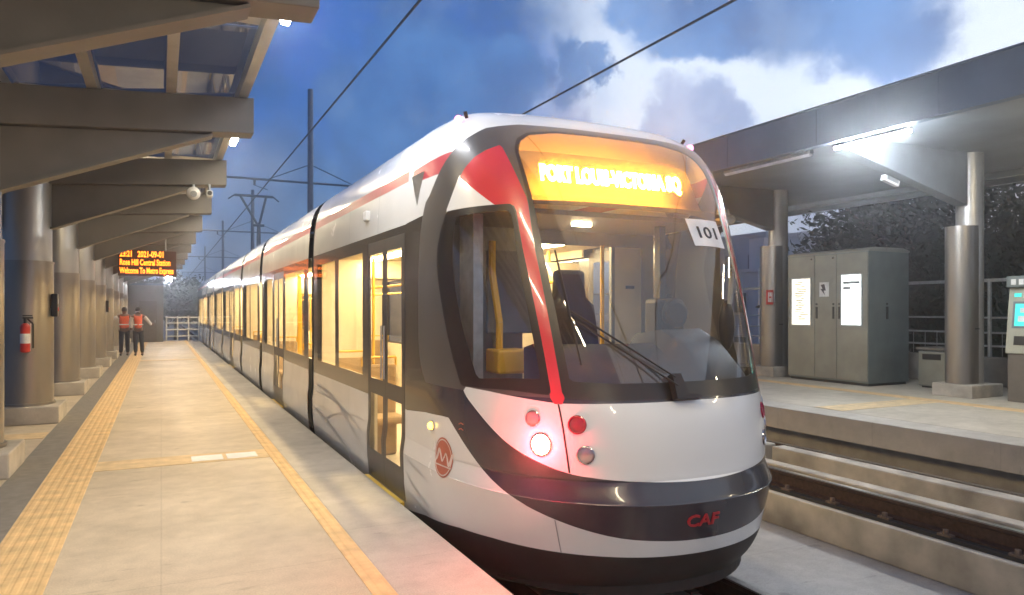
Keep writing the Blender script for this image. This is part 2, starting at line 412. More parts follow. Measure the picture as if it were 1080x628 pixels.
# roof glass: clear strips with fritted bays, clamps on the purlins
px = [-3.9, -3.1, -2.3, -1.5, -.66, .10, .85]
for i, y in enumerate(LY[1:]):
    for j in range(len(px) - 1):
        xa, xb = px[j] + .003, px[j + 1] - .003
        za, zb = zroof(xa) + .17, zroof(xb) + .17
        ya, yb = y - 1.9, y + 1.9
        if i > 7: continue
        MB().add([(xa, ya, za), (xb, ya, zb), (xb, yb, zb), (xa, yb, za), (xa, ya, za + .015), (xb, ya, zb + .015), (xb, yb, zb + .015), (xa, yb, za + .015)],
                 [(0, 3, 2, 1), (4, 5, 6, 7), (0, 1, 5, 4), (1, 2, 6, 5), (2, 3, 7, 6), (3, 0, 4, 7)]).build('glass_panel', 'roofglass', can)
        if i < 5 and j >= 2:
            g = MB(); g.box(xa + .05, xb - .05, y + .45, y + 1.75, zroof((xa + xb) / 2) + .150, zroof((xa + xb) / 2) + .156); g.build('frit_panel', 'frit', can)
        if i in (1, 2, 3) and j >= 3:
            for q in (-1.7, .5, 1.1, 1.7):
                MB().box(xa - .02, xa + .03, y + q, y + q + .05, za - .03, za + .0).build('clamp', 'black', can); MB().box(xb - .03, xb + .02, y + q, y + q + .05, zb - .03, zb).build('clamp', 'black', can)
# opaque far stretch of the roof
MB().prism([(-5, zroof(-5) + .17), (.95, zroof(.95) + .17), (.95, zroof(.95) + .2), (-5, zroof(-5) + .2)], 'y', LY[9] - 1.9, y1c).build('roof_sheet', 'beam', can)
MB().prism([(-5.1, 3.90), (-3.96, 3.96), (-3.96, 3.99), (-5.1, 3.93)], 'y', y0c, LY[9] - 1.95).build('roof_sheet', 'beam', can)

# edge lamps under the left canopy: housing + diffuser
def batten(x, y, z, ln, label, m, housing='steel_l', group='strip lamps along the left canopy edge', name='strip_lamp', w=.05):
    t = thing(name, (x, y, z), label, 'lamp', group)
    MB().prism([(x - w, z + .0), (x + w, z + .0), (x + w * .7, z + .07), (x - w * .7, z + .07)], 'y', y - ln / 2, y + ln / 2).build('housing', housing, t)
    MB().prism([(x - w * .9, z - .001), (x - w * .6, z - .04), (x + w * .6, z - .04), (x + w * .9, z - .001)], 'y', y - ln / 2 + .02, y + ln / 2 - .02).build('diffuser', m, t)
    MB().cyl((x, y - ln * .35, z + .07), (x, y - ln * .35, z + .16), .012, n=8).cyl((x, y + ln * .35, z + .07), (x, y + ln * .35, z + .16), .012, n=8).build('bracket', 'galv', t)
    return t
spots = ['just outside the top picture edge, behind the camera', '', 'glaring white at the top of the picture by the sky', 'between the first and second full beams', 'between the second and third full beams', 'between the third and fourth full beams',
         'in the fifth bay', 'in the sixth bay', 'in the seventh bay', 'in the eighth bay', 'in the last bay']
lamp_note = {0: 'strip lamp of the left canopy edge, in the bay beside the camera',
             1: 'glaring white strip lamp on the left canopy edge at the top of the picture',
             2: 'strip lamp on the left canopy edge, between the two nearest full beams',
             3: 'strip lamp on the left canopy edge, just above the white dome speaker',
             4: 'strip lamp on the left canopy edge, fourth bay ahead of the camera',
             5: 'strip lamp on the left canopy edge, fifth bay ahead of the camera',
             6: 'strip lamp on the left canopy edge, sixth bay ahead of the camera',
             7: 'strip lamp on the left canopy edge, seventh bay, near the dot matrix sign',
             8: 'strip lamp on the left canopy edge, last bay above the workers'}
bays = [LY[1] + 1.0, 5.85] + [LY[k] + 2.0 for k in range(3, 10)]
for i, y in enumerate(bays):
    batten(.97, y, 4.17 if i < 2 else 4.16, 1.35, lamp_note[i], 'tube' if i == 1 else 'tubewarm')
for k, y in enumerate((LY[1] - 1.0, LY[0] - .4)):
    batten(.97, y, 4.17, 1.35, ['strip lamp of the left canopy edge, first bay behind the camera', 'strip lamp of the left canopy edge, second bay behind the camera'][k], 'tubewarm')
# inner row above the columns (warm), fixed to purlins
inn = ['warm strip lamp above the column at the left picture edge', 'warm strip lamp under the left roof behind the second full beam', 'warm strip lamp under the left roof behind the third full beam',
       'warm strip lamp under the left roof behind the fourth full beam', 'warm strip lamp under the left roof behind the fifth full beam', 'warm strip lamp under the left roof near the two workers', 'warm strip lamp under the left roof at its far end']
for i, k in enumerate((1, 2, 4, 5, 6, 8, 10)):
    batten(-.66, LY[k] + .55, 3.84, 1.2, inn[i], 'tubewarm', group='strip lamps inside the left canopy')

# ------------------------------------------------------------------ right canopy and columns
RY = [-.97 + 4.81 * k for k in range(0, 8)]
XF = 10.30
cr = thing('platform_canopy', (13.5, 8.95, 4.5), 'wide concrete canopy over the right platform with a deep grey blue fascia', 'canopy')
y0, y1 = -3.0, 36.0
MB().prism([(XF, 4.52), (XF + .10, 4.50), (XF + .10, 5.12), (XF, 5.17)], 'y', y0, y1).build('fascia', 'fascia', cr)
MB().box(XF - .03, XF + .12, y0, y1, 5.172, 5.20).build('edge_flashing', 'mast', cr)
MB().prism([(XF + .103, 4.62), (17.6, 4.70), (17.6, 4.85), (XF + .103, 5.10)], 'y', y0, y1).build('roof_slab', 'beam_r', cr)
for y in RY:
    b = MB().prism([(10.45, 4.40), (13.78, 3.64), (13.78, 4.652), (10.45, 4.613)], 'y', y - .12, y + .12).build('beam', 'beam_r', cr, bevel=.01)
for x in (16.3, 17.2):
    MB().box(x - .06, x + .06, y0 + .1, y1 - .1, 4.50, 4.618 if x < 13 else 4.63).build('purlin', 'beam_r', cr)
# bolts and small marks along the fascia
fx = MB()
for y in np.arange(-2, 35, 2.2):
    fx.box(XF - .006, XF, y - .006, y + .006, 4.53, 5.14)
fx.build('fascia_joint', 'mast', cr)

def right_column(y, label):
    t = thing('canopy_column', (13.95, y, 0), label, 'column', 'steel columns of the right canopy')
    MB().box(13.49, 14.45, y - .39, y + .39, 0, .24).build('base', 'conc', t, bevel=.015)
    b = MB().cyl((14.05, y, .24), (14.05, y, 4.655), .235, n=40); b.build('shaft', 'steel_l', t, smooth=True)
    # wide lower jacket: stadium in plan, flush with the shaft on the far side
    n = 20; pts = []
    for i in range(n + 1):
        a = PI / 2 + PI * i / n; pts.append((13.86 + .27 * math.cos(a), y + .05 + .27 * math.sin(a)))
    for i in range(n + 1):
        a = -PI / 2 + PI * i / n; pts.append((14.02 + .27 * math.cos(a), y + .05 + .27 * math.sin(a)))
    MB().prism(pts, 'z', .24, 3.25).build('jacket', 'steel', t, smooth=True)
    MB().box(13.85, 14.02, y - .226, y - .2195, 1.28, 1.30).build('seam', 'black', t)
    return t
rlab = {1: 'right platform column beside the camera, outside the picture', 2: 'broad steel column with a wide lower jacket, between the litter bin and the ticket machine',
        3: 'steel column carrying the red sign, between the tram and the tall cabinet', 4: 'right platform column hidden behind the tram nose', 5: 'right platform column far behind the tram', 6: 'right platform column farthest along behind the tram'}
rc = None
for k in (1, 2, 3, 4, 5, 6):
    y = RY[k + 1] if False else [0, 3.84, 8.65, 13.46, 18.27, 23.08, 27.89][k]
    if rc is None: rc = right_column(y, rlab[k]); r0 = y
    else: copy_tree(rc, (0, y - r0, 0), label=rlab[k])
# tube lamps under the fascia edge
batten(10.47, 8.05, 4.45, 1.40, 'brightly lit white tube lamp under the right canopy edge', 'tubebright', 'galv', 'tube lamps of the right canopy', 'tube_lamp')
batten(10.47, 10.35, 4.45, 2.2, 'unlit pale tube lamp under the right canopy edge, left of the lit one', 'tubeoff', 'galv', 'tube lamps of the right canopy', 'tube_lamp')
batten(10.47, 3.6, 4.45, 1.40, 'lit tube lamp under the right canopy edge beyond the right picture edge', 'tubewarm', 'galv', 'tube lamps of the right canopy', 'tube_lamp')
batten(10.47, -.9, 4.45, 1.40, 'lit tube lamp under the right canopy behind the camera', 'tubewarm', 'galv', 'tube lamps of the right canopy', 'tube_lamp')
batten(10.47, 16.5, 4.45, 1.40, 'tube lamp under the right canopy edge hidden behind the tram', 'tubewarm', 'galv', 'tube lamps of the right canopy', 'tube_lamp')
batten(12.2, 5.4, 4.44, 1.30, 'added warm tube lamp deep under the right canopy, out of view', 'tubewarm', 'galv', 'tube lamps of the right canopy', 'tube_lamp')  # lamp added beyond the right picture edge to light the platform
t = thing('lamp_fitting', (12.0, 8.8, 3.9), 'small pale box fitting clipped to the slanting right canopy beam', 'fitting')
MB().prism([(11.75, 4.10), (12.15, 4.005), (12.12, 3.90), (11.72, 3.995)], 'y', 8.74, 8.83).build('fitting_box', 'signwhite', t, bevel=.01)
MB().prism([(11.80, 4.085), (12.10, 4.012), (12.085, 3.95), (11.785, 4.02)], 'y', 8.728, 8.739).build('fitting_cover', 'galv', t)
t = thing('loudspeaker', (12.4, 13.1, 3.75), 'small round grey loudspeaker on the canopy beam above the red sign column', 'loudspeaker')
MB().ball((12.2, 13.15, 3.80), .11).build('speaker_body', 'galv', t, smooth=True); MB().cyl((12.2, 13.18, 3.88), (12.2, 13.25, 4.05), .02).build('bracket', 'galv', t)

# ------------------------------------------------------------------ cabinet, bin, ticket machine, railing, red sign
X0, X1, Y0, Y1, ZT = 13.65, 14.95, 10.55, 12.75, 2.98
t = thing('equipment_cabinet', (X0, Y0, 0), 'tall grey steel cabinet with two lit notice panels on its doors', 'cabinet')
MB().prism([(X0 + .12, Y0), (X1, Y0), (X1, Y1), (X0, Y1), (X0, Y0 + .0)], 'z', .06, ZT - .06).build('body', 'cabside', t)
MB().box(X0 + .04, X1 - .04, Y0 + .04, Y1 - .04, 0, .058).build('base', 'black', t)
MB().prism([(X0 - .02, ZT - .06), (X1 + .02, ZT - .06), (X1 + .02, ZT - .02), (X1 - .2, ZT + .03), (X0 + .2, ZT + .03), (X0 - .02, ZT - .02)], 'y', Y0 - .02, Y1 + .02).build('lid', 'cabinet', t, bevel=.01)
ys = [Y0 + .006, Y0 + .80, Y0 + 1.40, Y1 - .006]
for a, b in zip(ys[:-1], ys[1:]):
    d = MB().box(X0 - .028, X0 - .003, a + .006, b - .006, .10, ZT - .08).build('door', 'cabinet', t, bevel=.006)
for y in (ys[1] + .08, ys[2] - .06, ys[1] - .08): MB().box(X0 - .05, X0 - .0285, y - .02, y + .02, 1.45, 1.72).cyl((X0 - .0285, y, 1.78), (X0 - .045, y, 1.78), .022).build('door_handle', 'black', t)
MB().box(X0 + .55, X0 + .59, Y0 - .03, Y0 - .001, 1.45, 1.72).cyl((X0 + .57, Y0 - .001, 1.78), (X0 + .57, Y0 - .02, 1.78), .022).build('door_handle', 'black', t)
for y in (ys[1] + .08, ys[2] + .08): MB().ball((X0 - .04, y, ZT - .16), .025).build('stud', 'chrome', t, smooth=True)
def yz_panel(par, nm, m, x, ya, yb, za, zb, th=.014, fr=.03):
    f = MB(); f.box(x - th, x, ya - fr, ya, za - fr, zb + fr).box(x - th, x, yb, yb + fr, za - fr, zb + fr).box(x - th, x, ya, yb, za - fr, za).box(x - th, x, ya, yb, zb, zb + fr)
    f.build('panel_frame', 'galv', par)
    return MB().box(x - th * .6, x - .001, ya, yb, za, zb).build(nm, m, par)
xd = X0 - .0285
P1 = yz_panel(t, 'notice_panel', 'poster2', xd, Y0 + .16, Y0 + .66, 1.32, 2.42)
MB().box(xd - .0100, xd - .0090, Y0 + .19, Y0 + .62, 2.22, 2.28).box(xd - .0100, xd - .0090, Y0 + .42, Y0 + .62, 2.10, 2.16).build('notice_print', 'inkgrey', P1)
P2 = yz_panel(t, 'notice_panel', 'poster', xd, Y1 - .68, Y1 - .14, 1.30, 2.38)
pb = MB(); random.seed(3)
for k in range(22):
    yy = Y1 - .41 + random.uniform(-.1, .1); zz = 1.4 + k * .042; w = random.uniform(.05, .15)
    pb.box(xd - .0100, xd - .0090, yy - w, yy + w, zz, zz + .02)
pb.build('notice_print', 'posterink', P2)
s = MB().box(xd - .008, xd - .001, ys[1] + .20, ys[2] - .14, 1.95, 2.28).build('warning_label', 'signwhite', t)
MB().add([(xd - .0095, ys[1] + .32, 2.24), (xd - .0095, ys[1] + .42, 2.22), (xd - .0095, ys[1] + .37, 2.13), (xd - .0095, ys[1] + .43, 2.13), (xd - .0095, ys[1] + .30, 1.98), (xd - .0095, ys[1] + .34, 2.09), (xd - .0095, ys[1] + .28, 2.09)], [(0, 1, 2, 3, 4, 5, 6)]).build('bolt_symbol', 'ink', s, recalc=False)

t = thing('litter_bin', (14.9, 9.9, 0), 'dark square litter bin between the tall cabinet and the broad column', 'litter bin')
MB().box(14.55, 15.15, 9.45, 10.05, .04, .78).build('body', 'cabinet', t, bevel=.02)
MB().box(14.52, 15.18, 9.42, 10.08, .80, .86).build('lid', 'machine_d', t, bevel=.015)
MB().box(14.54, 14.549, 9.55, 9.95, .60, .72).build('slot', 'black', t); MB().box(14.6, 15.1, 9.5, 10.0, 0, .038).build('foot', 'black', t)

# ticket machine at the right picture edge
t = thing('ticket_machine', (14.1, 7.4, 0), 'beige ticket machine with a green lit screen at the right picture edge', 'ticket machine')
xa, xb, ya, yb = 13.72, 14.5, 6.95, 7.82
MB().box(xa + .03, xb, ya + .03, yb - .03, 0, .86).build('base', 'machine_d', t, bevel=.01)
MB().prism([(xa, .863), (xb, .863), (xb, 2.05), (xa + .14, 2.05)], 'y', ya, yb).build('front_panel', 'machine', t, bevel=.015)
MB().box(xa + .06, xb, ya - .01, yb + .01, 2.053, 2.26).build('hood', 'cabside', t, bevel=.015)
hm = MB()
for k in range(5): hm.box(xa + .052, xa + .059, yb - .16 - k * .13, yb - .08 - k * .13, 2.10, 2.20)
hm.build('hood_print', 'signwhite', t)
def on_front(z): return xa + .14 * (z - .863) / (2.05 - .863)
def fpanel(nm, m, a, b, z0, z1, off, par):
    return MB().add([(on_front(z0) - off, a, z0), (on_front(z0) - off, b, z0), (on_front(z1) - off, b, z1), (on_front(z1) - off, a, z1),
                     (on_front(z0) + .004, a, z0), (on_front(z0) + .004, b, z0), (on_front(z1) + .004, b, z1), (on_front(z1) + .004, a, z1)],
                    [(0, 1, 2, 3), (0, 4, 5, 1), (1, 5, 6, 2), (2, 6, 7, 3), (3, 7, 4, 0)]).build(nm, m, par)
fb = fpanel('screen_frame', 'cabgrey', 7.12, 7.73, 1.32, 1.80, .006, t)
sc = fpanel('screen', 'screen', 7.16, 7.69, 1.36, 1.76, .010, t)
g = fpanel('screen_graphic', 'signwhite', 7.50, 7.63, 1.44, 1.54, .013, sc); fpanel('screen_graphic', 'signwhite', 7.32, 7.48, 1.52, 1.60, .013, sc); fpanel('screen_graphic', 'signwhite', 7.48, 7.60, 1.60, 1.68, .013, sc)
fpanel('note_slot', 'black', 7.48, 7.68, 1.02, 1.18, .008, t); fpanel('status_strip', 'screen', 7.60, 7.72, 1.88, 1.95, .008, t); fpanel('status_plate', 'signwhite', 7.15, 7.56, 1.86, 1.97, .008, t)
fpanel('card_reader', 'machine_d', 7.12, 7.35, 1.0, 1.2, .01, t)

# railing at the back of the right platform
t = thing('railing', (16.2, 10, 0), 'pale steel railing on a low wall at the back of the right platform', 'railing')
MB().box(16.15, 16.4, -5, 40, 0, .62).build('parapet', 'conc_d', t, bevel=.02)
MB().box(16.22, 16.28, -5, 40, 2.26, 2.33).build('top_rail', 'galv', t)
for z in (1.48, 1.15, .86): MB().cyl((16.25, -5, z), (16.25, 40, z), .022, n=8).build('rail', 'galv', t)
for k in range(22): MB().box(16.22, 16.28, -4.6 + 2.02 * k, -4.54 + 2.02 * k, .62, 2.259).build('post', 'galv', t)
mesh = MB()
for k in range(150):
    yy = -4.9 + k * .29; mesh.cyl((16.25, yy, .64), (16.25, yy, 1.14), .006, n=4, cap=False)
mesh.build('infill_bars', 'galv', t)

t = thing('wall_sign', (13.52, 13.3, 1.9), 'red square sign with white marks on the steel column beside the tram', 'sign')
MB().box(13.36, 13.58, 13.16, 13.19, 1.78, 2.14).build('sign_plate', 'redp', t, bevel=.005)
MB().box(13.57, 13.66, 13.195, 13.30, 1.85, 2.05).build('bracket', 'galv', t)
s = MB()
for a, b, z0, z1 in ((13.40, 13.425, 1.84, 2.08), (13.445, 13.49, 1.84, 1.94), (13.445, 13.49, 1.98, 2.08), (13.515, 13.54, 1.84, 2.08)): s.box(a, b, 13.152, 13.159, z0, z1)
s.build('sign_symbol', 'signwhite', t)
t = thing('fire_extinguisher', (14.4, 13.3, 1.0), 'small red fire extinguisher behind the column with the red sign', 'extinguisher')
MB().cyl((14.40, 13.42, .75), (14.40, 13.42, 1.22), .085, n=20).ball((14.40, 13.42, 1.22), .085).build('body', 'redp', t, smooth=True)
MB().cyl((14.40, 13.42, 1.28), (14.40, 13.42, 1.36), .025).box(14.3, 14.46, 13.40, 13.44, 1.36, 1.39).build('valve', 'black', t); MB().box(14.28, 14.32, 13.35, 13.49, .8, 1.3).build('bracket', 'galv', t)

# ------------------------------------------------------------------ things on the left platform
t = thing('fire_extinguisher', (-1.45, 12.45, .9), 'red fire extinguisher with a white label hanging on the left steel column', 'extinguisher')
ex, ey = -1.72, LY[4] - .47
ex, ey = -1.75, 12.32
MB().cyl((ex, ey, 1.06), (ex, ey, 1.40), .062, n=20).ball((ex, ey, 1.40), .062).ball((ex, ey, 1.06), .062, sc=(1, 1, .4)).build('body', 'redp', t, smooth=True)
MB().cyl((ex, ey, 1.38), (ex, ey, 1.53), .02, n=8).box(ex - .03, ex + .10, ey - .012, ey + .012, 1.525, 1.545).box(ex - .03, ex + .09, ey - .012, ey + .012, 1.56, 1.575).build('valve', 'black', t)
MB().tube([(ex + .03, ey, 1.52), (ex + .10, ey - .02, 1.45), (ex + .10, ey - .02, 1.1)], .012).build('hose', 'black', t)
MB().cyl((ex, ey, 1.17), (ex, ey, 1.31), .0635, n=20, cap=False).build('label', 'signwhite', t)
MB().box(ex - .05, ex + .05, ey + .06, ey + .16, 1.05, 1.45).build('bracket', 'galv', t)
for (cx, cy, z, lab) in ((-1.44, 12.70, 1.72, 'black call box on the side of the fire extinguisher column'), (-1.44, LY[7], 1.75, 'black call box on the fourth column past the fire extinguisher')):
    t = thing('call_box', (cx, cy, z), lab, 'call box')
    MB().box(cx - .03, cx + .05, cy - .06, cy + .06, z - .17, z + .17).build('body', 'black', t, bevel=.01)
    MB().cyl((cx + .05, cy, z - .06), (cx + .06, cy, z - .06), .03).build('button', 'redp', t); MB().box(cx + .05, cx + .054, cy - .04, cy + .04, z + .02, z + .1).build('grille', 'galv', t)

# white dome speakers under the beam tip
for (x, y, z, lab) in ((.46, 12.50, 3.50, 'white round dome speaker hanging under the second full beam tip'), (.70, 12.62, 3.52, 'smaller pale camera bracket hanging beside the dome speaker')):
    t = thing('dome_speaker' if x < .5 else 'camera', (x, y, z), lab, 'speaker' if x < .5 else 'camera')
    if x < .5:
        MB().ball((x, y, z), .105, 20, 12, (1, .8, 1)).build('dome', 'white', t, smooth=True); MB().cyl((x, y, z + .09), (x, y, 3.64), .02).build('stem', 'galv', t)
        MB().cyl((x, y - .084, z - .02), (x, y - .07, z - .02), .05, n=16).build('grille', 'inkgrey', t)
    else:
        MB().box(x - .05, x + .05, y - .12, y + .1, z - .05, z + .05).build('body', 'white', t, bevel=.02); MB().cyl((x, y, z + .05), (x, y, 3.68), .018).build('stem', 'galv', t)
        MB().cyl((x, y - .12, z), (x, y - .14, z), .035).build('lens', 'black', t)

# dot matrix sign
sy, sx0, sx1, sz0, sz1 = 24.2, -1.14, .42, 2.66, 3.42
t = thing('departure_sign', (-.36, sy, 3.0), 'hanging dot matrix sign with three rows of glowing orange letters', 'sign')
MB().box(sx0, sx1, sy - .08, sy + .08, sz0, sz1).build('housing', 'signback', t, bevel=.01)
MB().cyl((sx0 + .3, sy, sz1), (sx0 + .3, sy, 3.80), .02).cyl((sx1 - .3, sy, sz1), (sx1 - .3, sy, 3.90), .02).build('hanger', 'galv', t)
for k, (txt, w) in enumerate((('23:21   2021-09-01', 1.16), ('Rose Hill Central Station', 1.34), ('Welcome To Metro Express', 1.44))):
    b = MB(); put_text(b, txt, .24, (sx0 + .04, sy - .083, 3.30 - k * .245), (1, 0, 0), (0, 0, 1), (0, -1, 0), .002, 'LEFT', .006, w)
    b.build('lettering', 'ledsign', t, recalc=False)

# people
def body(name, verts, edges, radii, m, par, sub=2):
    me = bpy.data.meshes.new(name); o = Vector(par['_org'])
    me.from_pydata([tuple(Vector(v) - o) for v in verts], edges, []); me.materials.append(M[m])
    ob = bpy.data.objects.new(name, me); C.objects.link(ob); ob.parent = par; ob['_org'] = par['_org']
    sk = ob.modifiers.new('Skin', 'SKIN'); me.skin_vertices.update() if hasattr(me.skin_vertices, 'update') else None
    for i, r in enumerate(radii):
        sv = me.skin_vertices[0].data[i]; sv.radius = (r, r) if not isinstance(r, tuple) else r
    me.skin_vertices[0].data[0].use_root = True
    ss = ob.modifiers.new('Sub', 'SUBSURF'); ss.levels = ss.render_levels = sub
    return ob
def make_person(px, py, label, armL, armR, lean=0.0):
    t = thing('person', (px, py, 0), label, 'person', 'two station workers')
    def v(x, y, z): return (px + x + lean * z, py + y, z)
    # one continuous body (trousers and torso skin colour below clothes)
    vs = [v(0, 0, .93), v(0, 0, 1.10), v(0, .01, 1.30), v(0, .01, 1.44), v(0, 0, 1.50), v(0, -.01, 1.58), v(0, -.01, 1.66),
          v(-.09, 0, .88), v(-.10, -.01, .50), v(-.105, .02, .09), v(-.105, -.12, .03),
          v(.09, 0, .88), v(.10, -.03, .50), v(.11, .02, .09), v(.115, -.12, .03),
          v(-.18, .01, 1.42), v(*armL[0]), v(*armL[1]), v(*armL[2]), v(.18, .01, 1.42), v(*armR[0]), v(*armR[1]), v(*armR[2])]
    es = [(0, 1), (1, 2), (2, 3), (3, 4), (4, 5), (5, 6), (0, 7), (7, 8), (8, 9), (9, 10), (0, 11), (11, 12), (12, 13), (13, 14), (3, 15), (15, 16), (16, 17), (17, 18), (3, 19), (19, 20), (20, 21), (21, 22)]
    rd = [(.15, .11), (.145, .10), (.16, .11), (.12, .085), .05, .085, .075, .085, .062, .045, .035, .085, .062, .045, .035, .06, .043, .034, .03, .06, .043, .034, .03]
    body('body', vs, es, rd, 'skin', t)
    # clothing shells
    body('trousers', [v(0, 0, .97), v(-.09, 0, .86), v(-.10, -.01, .50), v(-.105, .02, .10), v(.09, 0, .86), v(.10, -.03, .50), v(.11, .02, .10)],
         [(0, 1), (1, 2), (2, 3), (0, 4), (4, 5), (5, 6)], [(.16, .13), .10, .08, .068, .10, .08, .068], 'trouser', t)
    body('vest', [v(0, 0, .94), v(0, 0, 1.10), v(0, .01, 1.30), v(0, .01, 1.43), v(-.13, .01, 1.43), v(.13, .01, 1.43)], [(0, 1), (1, 2), (2, 3), (3, 4), (3, 5)],
         [(.175, .14), (.17, .13), (.185, .14), (.15, .11), .07, .07], 'vest', t)
    MB().box(px - .165 + lean * 1.15, px + .165 + lean * 1.15, py - .152, py - .150, 1.10, 1.14).build('reflective_band', 'signwhite', t)
    for a, s in ((armL, -.18), (armR, .18)):
        body('sleeve', [v(s, .01, 1.42), v(*a[0]), v(*a[1])], [(0, 1), (1, 2)], [.075, .058, .045], 'shirt', t)
    MB().ball(v(0, .0, 1.655), .105, 14, 10, (.85, .98, 1.0)).build('hair', 'hair', t, smooth=True)
    for sx in (-.11, .11): MB().ball(v(sx, -.06, .04), .06, 10, 6, (.75, 1.9, .65)).build('shoe', 'black', t, smooth=True)
    return t
make_person(-1.20, 29.6, 'worker in an orange vest reaching an arm out to the column, left of the pair', ((-.36, .0, 1.30), (-.56, -.03, 1.31), (-.66, -.03, 1.32)), ((.25, .05, 1.18), (.22, -.02, .98), (.18, -.08, .92)))
make_person(-.72, 29.3, 'worker in an orange vest with bent arm, the right one of the pair', ((-.26, .03, 1.20), (-.24, .0, .98), (-.2, -.06, .94)), ((.33, .0, 1.24), (.44, -.02, 1.08), (.50, -.05, 1.18)), -.02)

# far end of the left platform: railing, hut, floodlight
t = thing('railing', (1.0, 42.3, 0), 'white metal railing across the far end of the left platform', 'railing')
for z in (.25, .6, .95, 1.25): MB().cyl((.2, 42.3, z), (1.85, 42.3, z), .03, n=8).build('rail', 'signwhite', t)
for x in (.25, .78, 1.31, 1.82): MB().cyl((x, 42.3, 0), (x, 42.3, 1.3), .035, n=8).build('post', 'signwhite', t)
t = thing('service_hut', (-1.4, 42, 0), 'dark brown service hut closing the far end of the left platform', 'hut')
MB().box(-3.2, .1, 41.2, 42.4, 0, 2.9).build('wall', 'beam', t); MB().box(-3.3, .2, 41.1, 42.5, 2.903, 3.0).build('roof', 'mast', t); MB().box(-1.0, -.2, 41.17, 41.199, 0.02, 2.1).build('door', 'machine_d', t)
MB().box(-.30, -.26, 41.14, 41.169, 1.0, 1.12).build('door_handle', 'galv', t)
t = thing('floodlight', (.36, 40.6, 3.05), 'bright white floodlight glaring at the far end below the dot matrix sign', 'floodlight')
MB().box(.22, .50, 40.5, 40.62, 3.10, 3.36).build('housing', 'galv', t, bevel=.01); MB().box(.24, .48, 40.485, 40.499, 3.12, 3.34).build('face', 'flood', t); MB().cyl((.36, 40.58, 3.36), (.36, 40.58, 3.98), .02).build('bracket', 'galv', t)

# ------------------------------------------------------------------ overhead line
def mast(x, y, h, x0, x1, za, label):
    t = thing('catenary_mast', (x, y, -1.06), label, 'mast', 'overhead line masts')
    MB().cyl((x, y, -1.06), (x, y, h), .13, .11, n=14).build('pole', 'mast', t, smooth=True)
    a = MB(); a.cyl((x0, y, za), (x1, y, za), .045, n=8); a.cyl((x, y, za + .75), ((x + x1) / 2, y, za + .03), .02, n=6); a.cyl((x, y, za + .75), ((x + x0) / 2, y, za + .03), .02, n=6); a.build('cantilever_arm', 'mast', t)
    b = MB()
    for q in (3.3, 7.6): b.cyl((q, y, za), (q, y, za - .25), .05, n=8).cyl((q, y, za - .25), (q + .5, y, za - .4), .018, n=6)
    b.build('insulator', 'mast', t)
mast(5.45, 29.9, 10.6, 2.2, 9.0, 6.80, 'tall overhead line mast rising behind the tram roof, nearest of the row')
mast(5.45, 50.5, 9.6, 2.2, 9.0, 6.8, 'overhead line mast beside the pantograph, second of the row')
mast(5.45, 76, 10.4, 2.2, 9.0, 6.8, 'slim overhead line mast left of the pantograph, third of the row')
mast(5.45, 108, 10.4, 2.2, 9.0, 6.8, 'faint overhead line mast farthest along the line')
mast(5.45, -4, 10.6, 2.2, 9.0, 6.8, 'overhead line mast beside the track behind the camera')
tag(MB().cyl((3.33, -20, 6.08), (3.33, 125, 6.08), .022, n=6).build('contact_wire', 'wire', origin=(3.33, 0, 6.08)), 'overhead wire above the tram, crossing the left sky', 'wire')
tag(MB().cyl((7.6, -20, 6.22), (7.6, 125, 6.22), .022, n=6).build('contact_wire', 'wire', origin=(7.6, 0, 6.22)), 'overhead wire above the empty right track, crossing the bright clouds', 'wire')

# ================================================================== TRAM
CX = 3.225; YE = 5.5; PE = 1.9
RINGS = [(-0.34,1.16,4.30,2.1),(-0.24,1.24,3.98,2.1),(-0.14,1.29,3.84,2.15),(0.0,1.315,3.75,2.2),(0.15,1.33,3.70,2.2),(0.385,1.337,3.635,2.25),(0.42,1.337,3.638,2.25),
(0.53,1.322,3.715,2.3),(0.57,1.32,3.728,2.35),(0.75,1.32,3.75,2.4),(0.95,1.32,3.79,2.42),(1.15,1.32,3.865,2.45),(1.4,1.32,3.965,2.55),(1.7,1.322,4.09,2.65),(2.0,1.323,4.22,2.75),(2.3,1.322,4.36,2.85),
(2.55,1.315,4.48,2.95),(2.75,1.30,4.595,3.0),(2.92,1.275,4.72,3.0),(3.06,1.23,4.86,3.0),(3.16,1.16,5.00,2.9),(3.235,1.06,5.13,2.8),(3.285,0.91,5.25,2.6),(3.315,0.69,5.35,2.4),(3.335,0.38,5.43,2.2),(3.34,0.0,5.49,2.0)]
def _cr(a, b, c, d, t): return b + .5 * t * (c - a + t * (2 * a - 5 * b + 4 * c - d + t * (3 * (b - c) + d - a)))
def ring(k):
    n = len(RINGS); i = min(max(int(math.floor(k)), 0), n - 2); t = k - i
    q = [RINGS[min(max(j, 0), n - 1)] for j in (i - 1, i, i + 1, i + 2)]
    return tuple(_cr(q[0][m], q[1][m], q[2][m], q[3][m], t) for m in range(4))
def zr(k): return ring(k)[0]
def k_of_z(z):
    lo, hi = 0.0, 25.0
    for _ in range(40):
        m = (lo + hi) / 2
        if zr(m) < z: lo = m
        else: hi = m
    return (lo + hi) / 2
def droop(z, y):
    if z < 2.6: return z
    s = min(max((6.0 - y) / .8, 0), 1); s = s * s * (3 - 2 * s)
    return z - .035 * (z - 2.6) / .74 * s
def surf(P, k):
    z, W, Yc, n = ring(k); W = max(W, 0); s = -1 if P < 0 else 1; a = abs(P)
    if a >= PE: x, y = W, YE + (a - PE)
    else:
        ph = a / PE * PI / 2; D = YE - Yc
        x = W * math.sin(ph) ** (2 / n); y = Yc + D * (1 - max(0, math.cos(ph)) ** (2 / n))
    return (CX + s * x, y, droop(z, y))

